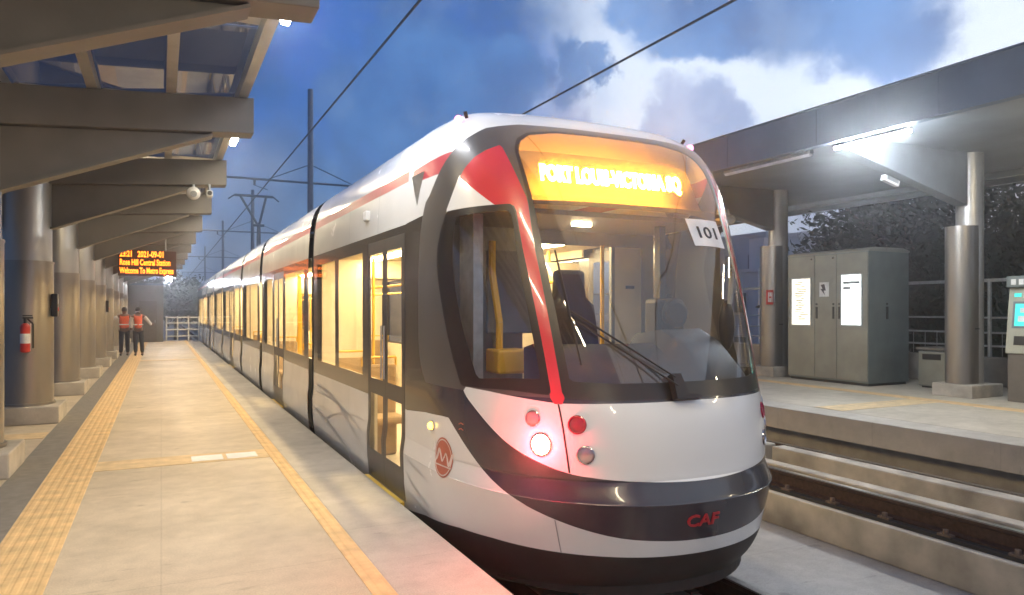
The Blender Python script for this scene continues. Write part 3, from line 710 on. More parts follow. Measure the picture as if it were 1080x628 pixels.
tram = thing('tram', (CX, 3.7, -.42), 'white and red tram numbered 101 with lit windows, standing at the left platform', 'tram')

# ---- clipped painting of the cab: a grid in (P, k), regions as polygons in (P, z), mirrored
Pg = np.concatenate([np.linspace(-2.4, -1.9, 13)[:-1], np.linspace(-1.9, 1.9, 153), np.linspace(1.9, 2.4, 13)[1:]])
# extra columns near the nose, where the plan curve bends fast in P
Pg = np.unique(np.concatenate([Pg, np.array([s * v for s in (-1, 1) for v in (.002, .006, .012, .018)])]))
Kg = np.linspace(0, 25, 126)
Vp = [(p, k) for k in Kg for p in Pg]
nP = len(Pg)
polys = [(j * nP + i, j * nP + i + 1, (j + 1) * nP + i + 1, (j + 1) * nP + i) for j in range(len(Kg) - 1) for i in range(nP - 1)]
_kz = np.array([zr(k) for k in np.linspace(0, 25, 2001)]); _kk = np.linspace(0, 25, 2001)
def sdf(poly, PZ):
    """signed distance (negative inside) of points to a polygon"""
    x, y = PZ[:, 0], PZ[:, 1]; d = np.full(len(x), 1e9); ins = np.zeros(len(x), bool)
    n = len(poly)
    for i in range(n):
        x0, y0 = poly[i]; x1, y1 = poly[(i + 1) % n]
        ex, ey = x1 - x0, y1 - y0; l = ex * ex + ey * ey
        if l < 1e-12: continue
        t = np.clip(((x - x0) * ex + (y - y0) * ey) / l, 0, 1)
        d = np.minimum(d, (x - x0 - t * ex) ** 2 + (y - y0 - t * ey) ** 2)
        c = ((y0 > y) != (y1 > y)); xi = x0 + (y - y0) * ex / (ey if abs(ey) > 1e-12 else 1e-12)
        ins ^= c & (x < xi)
    d = np.sqrt(d); return np.where(ins, -d, d)
def smooth_poly(pts, closed=False, n=5):
    """Catmull-Rom through the points"""
    out = []; N = len(pts)
    for i in range(N if closed else N - 1):
        q = [pts[(i + j) % N] if closed else pts[min(max(i + j, 0), N - 1)] for j in (-1, 0, 1, 2)]
        for t in range(n): out.append(tuple(_cr(q[0][m], q[1][m], q[2][m], q[3][m], t / n) for m in range(2)))
    if not closed: out.append(pts[-1])
    return out
def take(poly, both=True, side=None):
    """cut the polygon (given for |P|, z) out of the remaining sheet; returns the pieces inside"""
    global polys
    A = np.array(Vp); z = np.interp(A[:, 1], _kk, _kz)
    P = np.abs(A[:, 0]) if both else A[:, 0]
    D = sdf(poly, np.stack([P, z], 1)); D = np.where(np.abs(D) < 1e-6, 1e-6, D).tolist()
    ins, out = [], []; cache = {}
    for f in polys:
        s = [D[i] < 0 for i in f]
        if all(s): ins.append(f); continue
        if not any(s): out.append(f); continue
        a, b = [], []
        for i, j in zip(f, f[1:] + f[:1]):
            (a if D[i] < 0 else b).append(i)
            if (D[i] < 0) != (D[j] < 0):
                key = (min(i, j), max(i, j))
                if key not in cache:
                    lo, hi = key; t = D[lo] / (D[lo] - D[hi])
                    Vp.append((Vp[lo][0] + t * (Vp[hi][0] - Vp[lo][0]), Vp[lo][1] + t * (Vp[hi][1] - Vp[lo][1]))); cache[key] = len(Vp) - 1
                a.append(cache[key]); b.append(cache[key])
        if len(a) > 2: ins.append(tuple(a))
        if len(b) > 2: out.append(tuple(b))
    polys = out
    return ins
def s_normal(P, k):
    k = min(max(k, .02), 24.9); e = .004
    if abs(P) < .012: P = .012
    a = Vector(surf(P + e, k)) - Vector(surf(P - e, k)); b = Vector(surf(P, k + .02)) - Vector(surf(P, k - .02))
    n = a.cross(b)
    if n.length < 1e-12: return Vector((0, 0, 1))
    return n.normalized()
def sheet_obj(name, fs, m, parent=tram, keep=None, off=0.0, solid=0.0, label=None):
    if keep: fs = [f for f in fs if keep(sum(Vp[i][0] for i in f) / len(f))]
    ids = sorted({i for f in fs for i in f}); mp = {i: n for n, i in enumerate(ids)}
    b = MB(); b.add([surf(*Vp[i]) for i in ids], [tuple(mp[i] for i in f) for f in fs])
    o = b.build(name, m, parent, recalc=False)
    me = o.data; me.polygons.foreach_set('use_smooth', [True] * len(me.polygons))
    me.normals_split_custom_set_from_vertices([s_normal(*Vp[i]) for i in ids])
    if label: o['label'] = label
    return o
Lf = lambda p: p < 0
Rt = lambda p: p > 0
# polygons in (|P|, z)
POLY = {}
POLY['windscreen'] = [(-.1, 1.165), (.42, 1.165), (.70, 1.18), (.695, 1.6), (.69, 2.0), (.675, 2.45), (.69, 2.70), (.70, 2.82), (.66, 2.92), (.56, 2.985), (.3, 3.03), (-.1, 3.035)]
POLY['frit'] = [(-.1, 1.06), (.45, 1.055), (.765, 1.07), (.755, 1.6), (.745, 2.1), (.715, 2.45), (.73, 2.75), (.735, 2.84), (.69, 2.945), (.57, 3.01), (.3, 3.05), (-.1, 3.055)]
POLY['side_glass'] = smooth_poly([(.89, 1.19), (1.10, 1.185), (1.36, 1.165)], n=2) + smooth_poly([(1.38, 1.2), (1.50, 1.6), (1.56, 2.0), (1.50, 2.30)], n=3) + [(1.47, 2.34), (.905, 2.355), (.885, 2.30), (.905, 2.0), (.895, 1.5)]
POLY['side_frame'] = [(.835, 1.085), (1.1, 1.105), (1.52, 1.10)] + smooth_poly([(1.60, 1.3), (1.695, 1.62), (1.77, 2.0), (1.72, 2.22), (1.61, 2.39)], n=3) + [(.855, 2.405), (.845, 2.0), (.835, 1.5)]
POLY['pillar'] = [(.755, 1.03), (.845, 1.03), (.84, 1.5), (.85, 2.0), (.835, 2.40), (1.03, 2.40), (1.40, 2.635), (1.33, 2.70), (1.19, 2.785), (1.02, 2.845), (.86, 2.885), (.80, 2.72), (.72, 2.44), (.75, 2.1), (.755, 1.55)]
POLY['triangle'] = [(.8, 2.41), (1.03, 2.395), (1.03, 2.38), (1.62, 2.38), (1.61, 2.40), (1.40, 2.655), (1.0, 2.45)]
POLY['front_panel'] = [(-.1, 1.045), (.45, 1.04), (.80, 1.035), (1.0, 1.055), (1.28, 1.085), (1.52, 1.10)] + smooth_poly([(1.47, 1.02), (1.31, .865), (1.165, .75), (1.0, .665), (.78, .592), (.55, .562), (.24, .538), (.05, .53), (-.1, .53)], n=3)
POLY['arch'] = [(-.1, 3.105), (.2, 3.105), (.63, 3.10)] + smooth_poly([(1.01, 3.05), (1.40, 2.91), (1.70, 2.74), (1.89, 2.53), (2.0, 2.33), (2.06, 2.0), (2.075, 1.64), (2.06, 1.32), (1.97, 1.14), (1.80, 1.0), (1.64, .83), (1.46, .64), (1.28, .48), (1.07, .36), (.87, .285), (.70, .235), (.5, .19), (.25, .165), (.1, .155), (-.1, .152)], n=3)
POLY['arch_up'] = [q for q in POLY['arch'] if q[1] > 1.075] + [(1.90, 1.07), (1.4, 1.07), (-.1, 1.07)]
POLY['stripe'] = [(1.6, 2.70), (2.28, 2.72), (2.28, 2.83), (1.5, 2.865)]
POLY['band'] = [(1.5, .845), (1.72, .845), (2.5, .775), (2.5, 2.39), (1.6, 2.43), (1.5, 1.1)]
POLY['skirt'] = [(-.1, .05), (.3, .055), (.55, .06), (1.0, .065), (1.26, .07), (1.52, .06), (1.9, .0), (2.34, -.07), (2.6, -.10), (2.6, -.6), (-.1, -.6)]
R_ = {}
for nm in ('windscreen', 'side_glass', 'frit', 'side_frame', 'pillar', 'triangle', 'front_panel', 'arch_up', 'arch', 'stripe', 'band', 'skirt'):
    R_[nm] = take(POLY[nm])
rest = polys
_hi = [f for f in R_['arch'] if sum(zr(Vp[i][1]) for i in f) / len(f) > 1.072]
R_['arch_up'] += _hi; R_['arch'] = [f for f in R_['arch'] if f not in set(_hi)]
sheet_obj('windscreen', R_['windscreen'], 'gwind')
sheet_obj('windscreen_frame', R_['frit'], 'black')
for nm, kp in (('left', Lf), ('right', Rt)):
    g = sheet_obj('cab_side_window', R_['side_glass'], 'gwind', keep=kp)
    sheet_obj('window_frame', R_['side_frame'], 'black', parent=g, keep=kp, solid=.03)
    sheet_obj('windscreen_pillar', R_['pillar'], 'red', keep=kp, solid=.03)
    sheet_obj('roof_stripe', R_['stripe'], 'stripe', keep=kp)
    sheet_obj('side_band', R_['band'], 'band', keep=kp, solid=.02)
    sheet_obj('corner_panel', R_['triangle'], 'white', keep=kp, solid=.03)
sheet_obj('front_panel', R_['front_panel'], 'white_fl', solid=.03)
sheet_obj('front_arch', R_['arch_up'], 'arch')
sheet_obj('bumper', R_['arch'], 'bumper')
sheet_obj('front_skirt', R_['skirt'], 'skirt')
_zc = lambda f: sum(Vp[i][1] for i in f) / len(f)
sheet_obj('cab_roof', [f for f in rest if _zc(f) > 14], 'white', solid=.03)
sheet_obj('lower_apron', [f for f in rest if _zc(f) <= 14], 'white', solid=.03)

# tangent-frame helpers on the cab (ray cast against the full surface)
_bv = [surf(p, k) for k in np.linspace(0, 25, 101) for p in np.linspace(-2.4, 2.4, 193)]
_bf = [(j * 193 + i, j * 193 + i + 1, (j + 1) * 193 + i + 1, (j + 1) * 193 + i) for j in range(100) for i in range(192)]
BV = BVHTree.FromPolygons(_bv, _bf)
def frame(P, z):
    k = k_of_z(z); p = Vector(surf(P, k)); e = 1e-3
    a = Vector(surf(P + .02, k)) - Vector(surf(P - .02, k)); b = Vector(surf(P, k + .05)) - Vector(surf(P, k - .05))
    n = a.cross(b).normalized()
    if n.dot(p - Vector((CX, 7.0, 1.2))) < 0: n = -n
    up = Vector((0, 0, 1)); ux = up.cross(n).normalized(); uy = n.cross(ux).normalized()
    return p, ux, uy, n
def on_surf(fr, u, v, off):
    p, ux, uy, n = fr; q = p + ux * u + uy * v
    h, nn, i, d = BV.ray_cast(q + n * .4, -n)
    if h is None: return q + n * off
    return h + n * off
def wrap(mb, fr, pts, faces, off):
    mb.add([on_surf(fr, a, b, off) for a, b in pts], faces); return mb
def ring_pts(r0, r1, n=40, c=(0, 0), sy=1.0):
    v = [(c[0] + r * math.cos(2 * PI * i / n), c[1] + sy * r * math.sin(2 * PI * i / n)) for r in (r0, r1) for i in range(n)]
    return v, [(i, (i + 1) % n, n + (i + 1) % n, n + i) for i in range(n)]
def disc_pts(r, n=40, c=(0, 0), rings=4):
    v = [c]; f = []
    for j in range(1, rings + 1):
        for i in range(n): v.append((c[0] + r * j / rings * math.cos(2 * PI * i / n), c[1] + r * j / rings * math.sin(2 * PI * i / n)))
    f += [(0, 1 + i, 1 + (i + 1) % n) for i in range(n)]
    for j in range(rings - 1):
        for i in range(n): a = 1 + j * n; f.append((a + i, a + n + i, a + n + (i + 1) % n, a + (i + 1) % n))
    return v, f
def strip(mb, fr, path, w, off):
    """ribbon along 2-D path in the tangent frame"""
    pts = []; 
    for i, (a, b) in enumerate(path):
        p0 = path[max(i - 1, 0)]; p1 = path[min(i + 1, len(path) - 1)]
        dx, dy = p1[0] - p0[0], p1[1] - p0[1]; l = math.hypot(dx, dy) or 1
        ww = w(i / (len(path) - 1)) if callable(w) else w
        pts += [(a - dy / l * ww, b + dx / l * ww), (a + dy / l * ww, b - dx / l * ww)]
    return wrap(mb, fr, pts, [(2 * i, 2 * i + 1, 2 * i + 3, 2 * i + 2) for i in range(len(path) - 1)], off)

# flap seams and panel joints
for s in (-1, 1):
    b = MB(); pts = [(s * (.80 - .03 * t), 1.035 - .44 * t) for t in np.linspace(0, 1, 12)]
    vs = []
    for P, z in pts:
        fr = frame(P, z); vs += [on_surf(fr, -.006, 0, .002), on_surf(fr, .006, 0, .002)]
    b.add(vs, [(2 * i, 2 * i + 1, 2 * i + 3, 2 * i + 2) for i in range(11)]); b.build('panel_joint', 'black', tram)
    # joint in the lower white strip, and where arch meets swoosh
    b = MB(); vs = []
    for t in np.linspace(0, 1, 10):
        fr = frame(s * (.88 - .05 * t), .285 - .22 * t); vs += [on_surf(fr, -.004, 0, .002), on_surf(fr, .004, 0, .002)]
    b.add(vs, [(2 * i, 2 * i + 1, 2 * i + 3, 2 * i + 2) for i in range(9)]); b.build('panel_joint', 'inkgrey', tram)

# lamps: a recessed ring with a lens, two on the flap and two on the front panel, each side
def lamp(P, z, r, lens, label, deep=.5, inner=False):
    fr = frame(P, z); p, ux, uy, n = fr
    b = MB()
    # shallow oval pocket around the lamp
    v, f = ring_pts(r * 1.02, r * 1.9, 36, c=(r * .55, 0), sy=.86); 
    prof = [(r * 1.30, -.004), (r * 1.28, .005), (r * 1.10, .008), (r * 1.02, .003), (r * .98, -.006)]
    N = 36; vs = []; fs = []
    for rr, h in prof:
        for i in range(N):
            a = 2 * PI * i / N; vs.append(p + ux * rr * math.cos(a) + uy * rr * math.sin(a) + n * (h + .004))
    for j in range(len(prof) - 1):
        for i in range(N): fs.append((j * N + i, j * N + (i + 1) % N, (j + 1) * N + (i + 1) % N, (j + 1) * N + i))
    b.add(vs, fs)
    o = b.build('headlight' if not inner else 'tail_light', 'chrome' if lens != 'redlamp' else 'redlamp', tram, smooth=True)
    if label: o['label'] = label
    b = MB(); vs = [p + n * .008]; fs = []
    for j, q in enumerate((.35, .7, 1.0)):
        for i in range(N):
            a = 2 * PI * i / N; vs.append(p + (ux * math.cos(a) + uy * math.sin(a)) * r * q + n * (.002 + .006 * (1 - q * q)))
    fs += [(0, 1 + i, 1 + (i + 1) % N) for i in range(N)]
    for j in range(2):
        for i in range(N): a = 1 + j * N; fs.append((a + i, a + N + i, a + N + (i + 1) % N, a + (i + 1) % N))
    b.add(vs, fs); b.build('lens', lens, o, smooth=True)
    if lens == 'clearlamp':
        b = MB(); 
        for rr in (.55, .8):
            pass
    return fr
for s in (-1, 1):
    lamp(s * .975, .93, .042, 'clearlamp', 'clear round lamp, not lit')
    lit = s < 0
    fr = lamp(s * .935, .765, .060, 'taillit' if lit else 'clearlamp', 'brightly lit round lamp glowing red' if lit else None)
    lamp(s * .70, .905, .048, 'redlamp', 'deep red round tail lamp, not lit', inner=True)
    lamp(s * .665, .715, .046, 'clearlamp', 'chrome ringed clear lamp', inner=True)
    if lit:
        # added red light ahead of the lit lamp, imitates its lens bloom
        p, ux, uy, n = fr
        ld = bpy.data.lights.new('tail_lamp_glow', 'POINT'); ld.color = (1, .03, .05); ld.energy = 20; ld.shadow_soft_size = .05
        lo = bpy.data.objects.new('tail_lamp_glow', ld); C.objects.link(lo); lo.location = (p + n * .11) - Vector(tram['_org']); lo.parent = tram
# small marker amber lamp and emblem on both sides
for s in (-1, 1):
    fr = frame(s * 1.83, .745); p, ux, uy, n = fr
    o = MB().cyl(p - n * .004, p + n * .012, .042, n=24).build('marker_lamp', 'chrome', tram, smooth=True)
    MB().ball(p + n * .010, .030, 14, 8).build('lens', 'amber', o, smooth=True)
    fr = frame(s * 1.695, .535)
    b = MB(); v, f = disc_pts(.150, 48, rings=6); wrap(b, fr, v, f, .003); o = b.build('emblem', 'emblem', tram, smooth=True)
    b = MB(); v, f = ring_pts(.128, .138, 48); wrap(b, fr, v, f, .005)
    # looped script "mu" and a thin bar under it
    path = [(-.135, -.05)]
    for t in np.linspace(0, 1, 40):
        x = -.12 + .27 * t; path.append((x, .038 * math.sin(t * 5 * PI - PI / 2) + (.012 if t < .5 else -.004)))
    path.append((.165, .05))
    strip(b, fr, path, lambda t: .011 + .004 * math.sin(t * 9), .006)
    strip(b, fr, [(x, -.062) for x in np.linspace(-.125, .135, 14)], .005, .006)
    b.build('emblem_script', 'emblemtxt', o)
    # small symbol on the arch above it
    fr = frame(s * 1.53, .80); b = MB(); strip(b, fr, [(-.03, .02), (.0, .03), (.03, .02)], .004, .003); strip(b, fr, [(-.03, -.02), (.0, -.01), (.03, -.02)], .004, .003); b.build('arch_symbol', 'emblem', tram)
# maker lettering on the bumper
b = MB(); fr = frame(-.02, .285); v, f = text_mesh('CAF', .115, .004, bold=.002)
w = max(p[0] for p in v) - min(p[0] for p in v); kx = .25 / w
b.add([on_surf(fr, p[0] * kx - .03, p[1], .004 + p[2]) for p in v], f); b.build('maker_lettering', 'logored', tram, recalc=False)
# red sticker near the right lamps stays as the lamp there; bumper joint marks
for P in (-.72, .5):
    pass

# destination display behind the top of the windscreen
hood = thing
# hood panel (sloped) just behind the glass, lit by the letters in front of it
hb = MB()
n = 26
hv = []
for zz, dy in ((2.44, .24), (2.52, .30), (2.9, .30), (3.07, .10)):
    for i in range(n + 1):
        P = -1.04 + 2.08 * i / n; x, y, z = surf(P, k_of_z(min(zz, 3.07))); hv.append((x, y + dy, zz))
hb.add(hv, [(j * (n + 1) + i, j * (n + 1) + i + 1, (j + 1) * (n + 1) + i + 1, (j + 1) * (n + 1) + i) for j in range(3) for i in range(n)])
hv = []
for dy in (.03, .24):
    for i in range(n + 1):
        P = -1.04 + 2.08 * i / n; x, y, z = surf(P, k_of_z(2.47)); hv.append((x, y + dy, 2.437))
hb.add(hv, [(i, i + 1, n + 1 + i + 1, n + 1 + i) for i in range(n)])
disp = hb.build('destination_display', 'ledboard', tram, recalc=False)
b = MB(); v, f = text_mesh('PORT LOUIS-VICTORIA SQ', .2, .006, bold=.012)
w = max(p[0] for p in v) - min(p[0] for p in v); hgt = max(p[1] for p in v) - min(p[1] for p in v); kx = 1.29 / w; ky = .155 / hgt
b.add([(3.14 + p[0] * kx, 4.655 + .0 * p[2] - p[2] + .42 * p[1] * ky * .5, 2.655 + p[1] * ky) for p in v], f)
b.build('destination_lettering', 'led', disp, recalc=False)

# number card inside the windscreen edge
fr = frame(.385, 2.245); p, ux, uy, n_ = fr
b = MB()
cw, ch = .19, .118
cv = [(-cw + 2 * cw * i / 10, -ch + 2 * ch * j / 4) for j in range(5) for i in range(11)]
wrap(b, fr, cv, [(j * 11 + i, j * 11 + i + 1, (j + 1) * 11 + i + 1, (j + 1) * 11 + i) for j in range(4) for i in range(10)], .006)
cdo = b.build('number_card', 'cardw', tram)
b = MB(); v, f = text_mesh('101', .14, .002, bold=.001)
w = max(q[0] for q in v) - min(q[0] for q in v); kx = .22 / w
b.add([on_surf(fr, q[0] * kx + .01, q[1] - .005, .009 + q[2]) for q in v], f); b.build('number_lettering', 'ink', cdo, recalc=False)

# wiper: base box, two parallel arms, blade
def ws(P, z, off): 
    fr = frame(P, z); return fr[0] + fr[3] * off
b = MB(); fr = frame(-.06, 1.10)
bp = [(-.07, -.06), (.13, -.06), (.13, -.04), (.03, -.03), (.0, .11), (-.07, .11)]
b.add([on_surf(fr, a, c, .012) for a, c in bp] + [on_surf(fr, a, c, .07) for a, c in bp], [(0, 1, 2, 3, 4, 5), (11, 10, 9, 8, 7, 6)] + [(i, i + 6, (i + 1) % 6 + 6, (i + 1) % 6) for i in range(6)])
wip = b.build('windscreen_wiper', 'dark', tram)
for d in (-.022, .03):
    A = ws(-.09, 1.15 + d, .07); B_ = ws(-.60, 1.60 + d, .05)
    MB().cyl(A, B_, .007, n=8).build('wiper_arm', 'black', wip)
bl = [ws(-.605, z, .03) for z in np.linspace(1.28, 2.05, 8)]
MB().tube(bl, .007, 6).build('wiper_blade', 'black', wip)
# dark oval and white bar imitating a windscreen reflection, camera pods on the sides, roof lamps
pm = Vector(surf(1.0, k_of_z(1.95)))
o = MB().ball((4.22, 4.60, 1.52), .17, 16, 10, (.45, .3, 1.25)).build('reflection_oval', 'black', tram, smooth=True)
MB().tube([(4.17, 4.50, 1.98), (4.20, 4.52, 1.94), (4.21, 4.55, 1.70)], .02).build('reflection_bar', 'signwhite', o)
for s in (-1, 1):
    # triangular camera pod above the window band
    x0 = CX + s * 1.325; b = MB()
    b.add([(x0 - s * .06, 5.55, 2.80), (x0 - s * .06, 5.92, 2.80), (x0 - s * .01, 5.72, 2.50), (x0 + s * .05, 5.68, 2.74)], [(0, 1, 3), (1, 2, 3), (2, 0, 3), (0, 2, 1)])
    b.build('camera_pod', 'galv', tram)
    MB().box(x0 - .03 if s < 0 else x0 - .04, x0 + .04 if s < 0 else x0 + .03, 7.24, 7.36, 2.56, 2.66).build('side_camera', 'signwhite', tram, bevel=.01)
    fr = frame(s * 1.47, 3.14); p = fr[0]
    MB().ball(p + fr[3] * .025, .032, 12, 8).build('roof_marker_lamp', 'pinklamp', tram, smooth=True)
    fr = frame(s * 1.40, 3.19); MB().cyl(fr[0] - fr[3] * .005, fr[0] + fr[3] * .05, .016, n=8).build('roof_bolt', 'black', tram)

# under-nose coupler cover
nz = []
b = MB(); pts = []
for i in range(25):
    a = -1 + 2 * i / 24; P = a * 1.25; x, y, z = surf(P, k_of_z(-.05)); pts.append((x * .94 + CX * .06, y + .10))
pts += [(CX + 1.1, 6.0), (CX - 1.1, 6.0)]
b.prism(pts, 'z', -.25, -.02); b.build('coupler_cover', 'skirt', tram)

# grey swirl decals on the white lower side of the first section
def side_ribbon(path, w, s=-1):
    """path in (y, z); sits on the flat lower side"""
    b = MB(); vs = []
    for i, (y, z) in enumerate(path):
        p0 = path[max(i - 1, 0)]; p1 = path[min(i + 1, len(path) - 1)]; dy, dz = p1[0] - p0[0], p1[1] - p0[1]; l = math.hypot(dy, dz) or 1
        ww = w(i / (len(path) - 1)); W = 1.3225 + .0
        for q in (-1, 1):
            yy, zz = y - q * dz / l * ww, z + q * dy / l * ww
            Wz = ring(k_of_z(zz))[1]
            if yy < YE: x = surf(s * (PE - (YE - yy)), k_of_z(zz))[0]
            else: x = CX + s * Wz
            vs.append((x + s * .003, yy, zz))
    b.add(vs, [(2 * i, 2 * i + 1, 2 * i + 3, 2 * i + 2) for i in range(len(path) - 1)])
    return b.build('swirl_decal', 'decal', tram)
for s in (-1, 1):
    for p0, p1, p2, wm in (((10.15, .62), (8.6, .70), (7.32, .13), .022), ((10.15, .50), (9.0, .66), (7.32, .36), .015), ((9.6, .16), (8.6, .52), (7.32, .50), .012), ((10.15, .30), (9.2, .30), (8.0, .02), .02),
                           ((5.98, .27), (5.6, .10), (5.25, .07), .012), ((5.98, .40), (5.7, .33), (5.45, .31), .008), ((5.98, .12), (5.5, .0), (5.1, .03), .014)):
        path = [((1 - t) ** 2 * p0[0] + 2 * t * (1 - t) * p1[0] + t * t * p2[0], (1 - t) ** 2 * p0[1] + 2 * t * (1 - t) * p1[1] + t * t * p2[1]) for t in np.linspace(0, 1, 22)]
        side_ribbon(path, lambda t, wm=wm: wm * (.15 + .85 * math.sin(PI * t)), s)

# ---- passenger sections: rectilinear cells on the same cross-section
secs = [(6.0, 10.2), (10.6, 15.9), (16.3, 20.0), (20.4, 26.6), (27.0, 31.2), (31.6, 36.2), (36.6, 45.6)]
WIN = [[(7.5, 8.63), (8.83, 9.92)], [(10.95, 12.72), (14.32, 15.55)], [(16.7, 18.05), (18.25, 19.6)], [(20.8, 22.2), (24.0, 25.2), (25.4, 26.3)], [(27.4, 29.0), (29.2, 30.8)], [(32.0, 33.0), (34.6, 35.8)], [(37.0, 38.6), (40.2, 42.0), (42.2, 44.4)]]
DOORS = [[(6.03, 7.27)], [(12.92, 14.15)], [], [(22.45, 23.75)], [], [(33.2, 34.4)], [(38.8, 40.0)]]
WZ0, WZ1 = .97, 2.25
for si, (a, b_) in enumerate(secs):
    ye = {a, b_}; 
    for w in WIN[si]: ye |= set(w)
    dl = []
    for d in DOORS[si]:
        m_ = (d[0] + d[1]) / 2; fr_ = .07
        leaves = [(d[0] + .035, m_ - .012), (m_ + .012, d[1] - .035)]
        dl += leaves; ye |= set(d)
        for l in leaves: ye |= {l[0], l[1], l[0] + fr_, l[1] - fr_}
    ye = sorted(ye)
    # subdivide long gaps so that the cross-section mesh stays even
    zs = sorted({RINGS[i][0] for i in range(26)} | {-.10, -.02, .27, .79, .82, WZ0, 2.2, WZ1, 2.32, 2.39, 2.76, 2.86})
    zs = [z for z in zs if z >= -.34]
    Wc = {z: (0 if z >= 3.3399 else ring(k_of_z(z))[1]) for z in zs}
    for s in (-1, 1):
        bins = {}
        def put(key, y0, y1, z0, z1):
            B = bins.setdefault(key, MB()); x0, x1 = CX + s * Wc[z0], CX + s * Wc[z1]
            q = [(x0, y0, z0), (x0, y1, z0), (x1, y1, z1), (x1, y0, z1)]
            B.add(q, [(0, 1, 2, 3) if s > 0 else (3, 2, 1, 0)])
        for y0, y1 in zip(ye[:-1], ye[1:]):
            ym = (y0 + y1) / 2
            door = next((d for d in DOORS[si] if d[0] < ym < d[1]), None)
            leaf = next((i for i, l in enumerate(dl) if l[0] < ym < l[1]), None)
            win = next((i for i, w in enumerate(WIN[si]) if w[0] < ym < w[1]), None)
            for z0, z1 in zip(zs[:-1], zs[1:]):
                zm = (z0 + z1) / 2
                if door and -.02 < zm < 2.32:
                    if leaf is None: key = 'frame'
                    else:
                        l = dl[leaf]
                        key = ('glass' if (l[0] + .07 < ym < l[1] - .07 and (.27 < zm < .82 or WZ0 < zm < 2.2)) else 'leaf') + str(leaf)
                elif win is not None and WZ0 < zm < WZ1: key = 'win%d' % win
                elif zm < -.10: key = 'skirt'
                elif zm < .79: key = 'low'
                elif zm < 2.39: key = 'band'
                elif 2.76 < zm < 2.86: key = 'stripe'
                else: key = 'roof'
                put(key, y0, y1, z0, z1)
        leafobj = {}
        for key, B in sorted(bins.items(), key=lambda q: q[0].startswith('glass')):
            if key == 'frame': B.build('door_frame', 'black', tram, recalc=False)
            elif key.startswith('leaf'): leafobj[key[4:]] = B.build('door', 'frame', tram, recalc=False)
            elif key.startswith('glass'): B.build('door_glass', 'gside', leafobj[key[5:]], recalc=False)
            elif key.startswith('win'): B.build('window', 'gside', tram, recalc=False)
            elif key == 'skirt': B.build('side_skirt', 'skirt', tram, recalc=False)
            elif key == 'low': B.build('lower_panel', 'white', tram, smooth=True, recalc=False)
            elif key == 'band': B.build('side_band', 'band', tram, recalc=False)
            elif key == 'stripe': B.build('roof_stripe', 'stripe', tram, recalc=False)
            else: B.build('roof_panel', 'white', tram, smooth=True, recalc=False)
        for d in DOORS[si]:
            x = CX + s * 1.322
            MB().box(min(x, x + s * .05), max(x, x + s * .05), d[0] + .02, d[1] - .02, -.055, -.024).build('door_sill', 'sill', tram)
            m_ = (d[0] + d[1]) / 2
            for q in (-.05, .05): MB().cyl((x + s * .025, m_ + q, 1.0), (x + s * .025, m_ + q, 1.5), .008, n=6).build('door_handle', 'galv', leafobj['0' if q < 0 else '1'])
    for s in (-1, 1):
        for q in (np.arange(a + .75, b_ - .3, 1.35)):
            if any(d[0] - .05 < q < d[1] + .05 for d in DOORS[si]) or si > 3: continue
            w0, w1 = ring(k_of_z(-.1))[1], ring(k_of_z(.78))[1]
            MB().add([(CX + s * (w0 + .002), q - .004, -.09), (CX + s * (w0 + .002), q + .004, -.09), (CX + s * (ring(k_of_z(.385))[1] + .002), q + .004, .385), (CX + s * (ring(k_of_z(.385))[1] + .002), q - .004, .385), (CX + s * (w1 + .002), q + .004, .78), (CX + s * (w1 + .002), q - .004, .78)],
                     [(0, 1, 2, 3), (3, 2, 4, 5)]).build('panel_joint', 'inkgrey', tram, recalc=False)
        for q in (a + .9, b_ - .9, (a + b_) / 2):
            if si > 3: continue
            zz = [2.40, 2.55, 2.74, 2.9, 3.0, 3.1, 3.2, 3.27]; vs = []
            for z in zz:
                for e in (-.005, .005): vs.append((CX + s * (ring(k_of_z(z))[1] + .003), q + e, z + .001))
            MB().add(vs, [(2 * i, 2 * i + 1, 2 * i + 3, 2 * i + 2) for i in range(len(zz) - 1)]).build('panel_joint', 'inkgrey', tram, recalc=False)
    # bellows to the next section
    if si < 6:
        na = secs[si + 1][0]; prof = []
        for z in np.linspace(-.28, 3.2, 24): prof.append((ring(k_of_z(z))[1] - .05, z))
        pts = [(CX + w, z) for w, z in prof] + [(CX - w, z) for w, z in prof[::-1]]
        bl = MB()
        for j in range(5):
            yy = b_ + (na - b_) * j / 5; bl.prism([(CX + (x - CX) * (1 if j % 2 == 0 else .985), z) for x, z in pts], 'y', yy + .002, b_ + (na - b_) * (j + 1) / 5 - .002)
        # hollow it out: only the shell ring is kept by building it as a frame
        bl = MB(); inn = [(CX + (x - CX) * .62, min(max(z, .02), 2.2)) for x, z in pts]
        for j in range(6):
            y0_, y1_ = b_ + (na - b_) * j / 6, b_ + (na - b_) * (j + 1) / 6; k_ = 1 if j % 2 == 0 else .975
            o1 = [(CX + (x - CX) * k_, z) for x, z in pts]; N = len(pts)
            vs = [(x, y0_, z) for x, z in o1] + [(x, y1_, z) for x, z in o1]
            bl.add(vs, [(i, (i + 1) % N, N + (i + 1) % N, N + i) for i in range(N)])
        for yy in (b_ + .003, na - .003):
            N = len(pts); vs = [(x, yy, z) for x, z in pts] + [(x, yy, z) for x, z in inn]
            bl.add(vs, [(i, (i + 1) % N, N + (i + 1) % N, N + i) for i in range(N)])
        bl.build('articulation_bellows', 'rubber', tram, recalc=False)
    else:
        prof = [(ring(k_of_z(z))[1], z) for z in np.linspace(-.3, 3.33, 30)]
        MB().prism([(CX + w, z) for w, z in prof] + [(CX - w, z) for w, z in prof[::-1]], 'y', b_ + .003, b_ + .1).build('rear_end', 'band', tram)
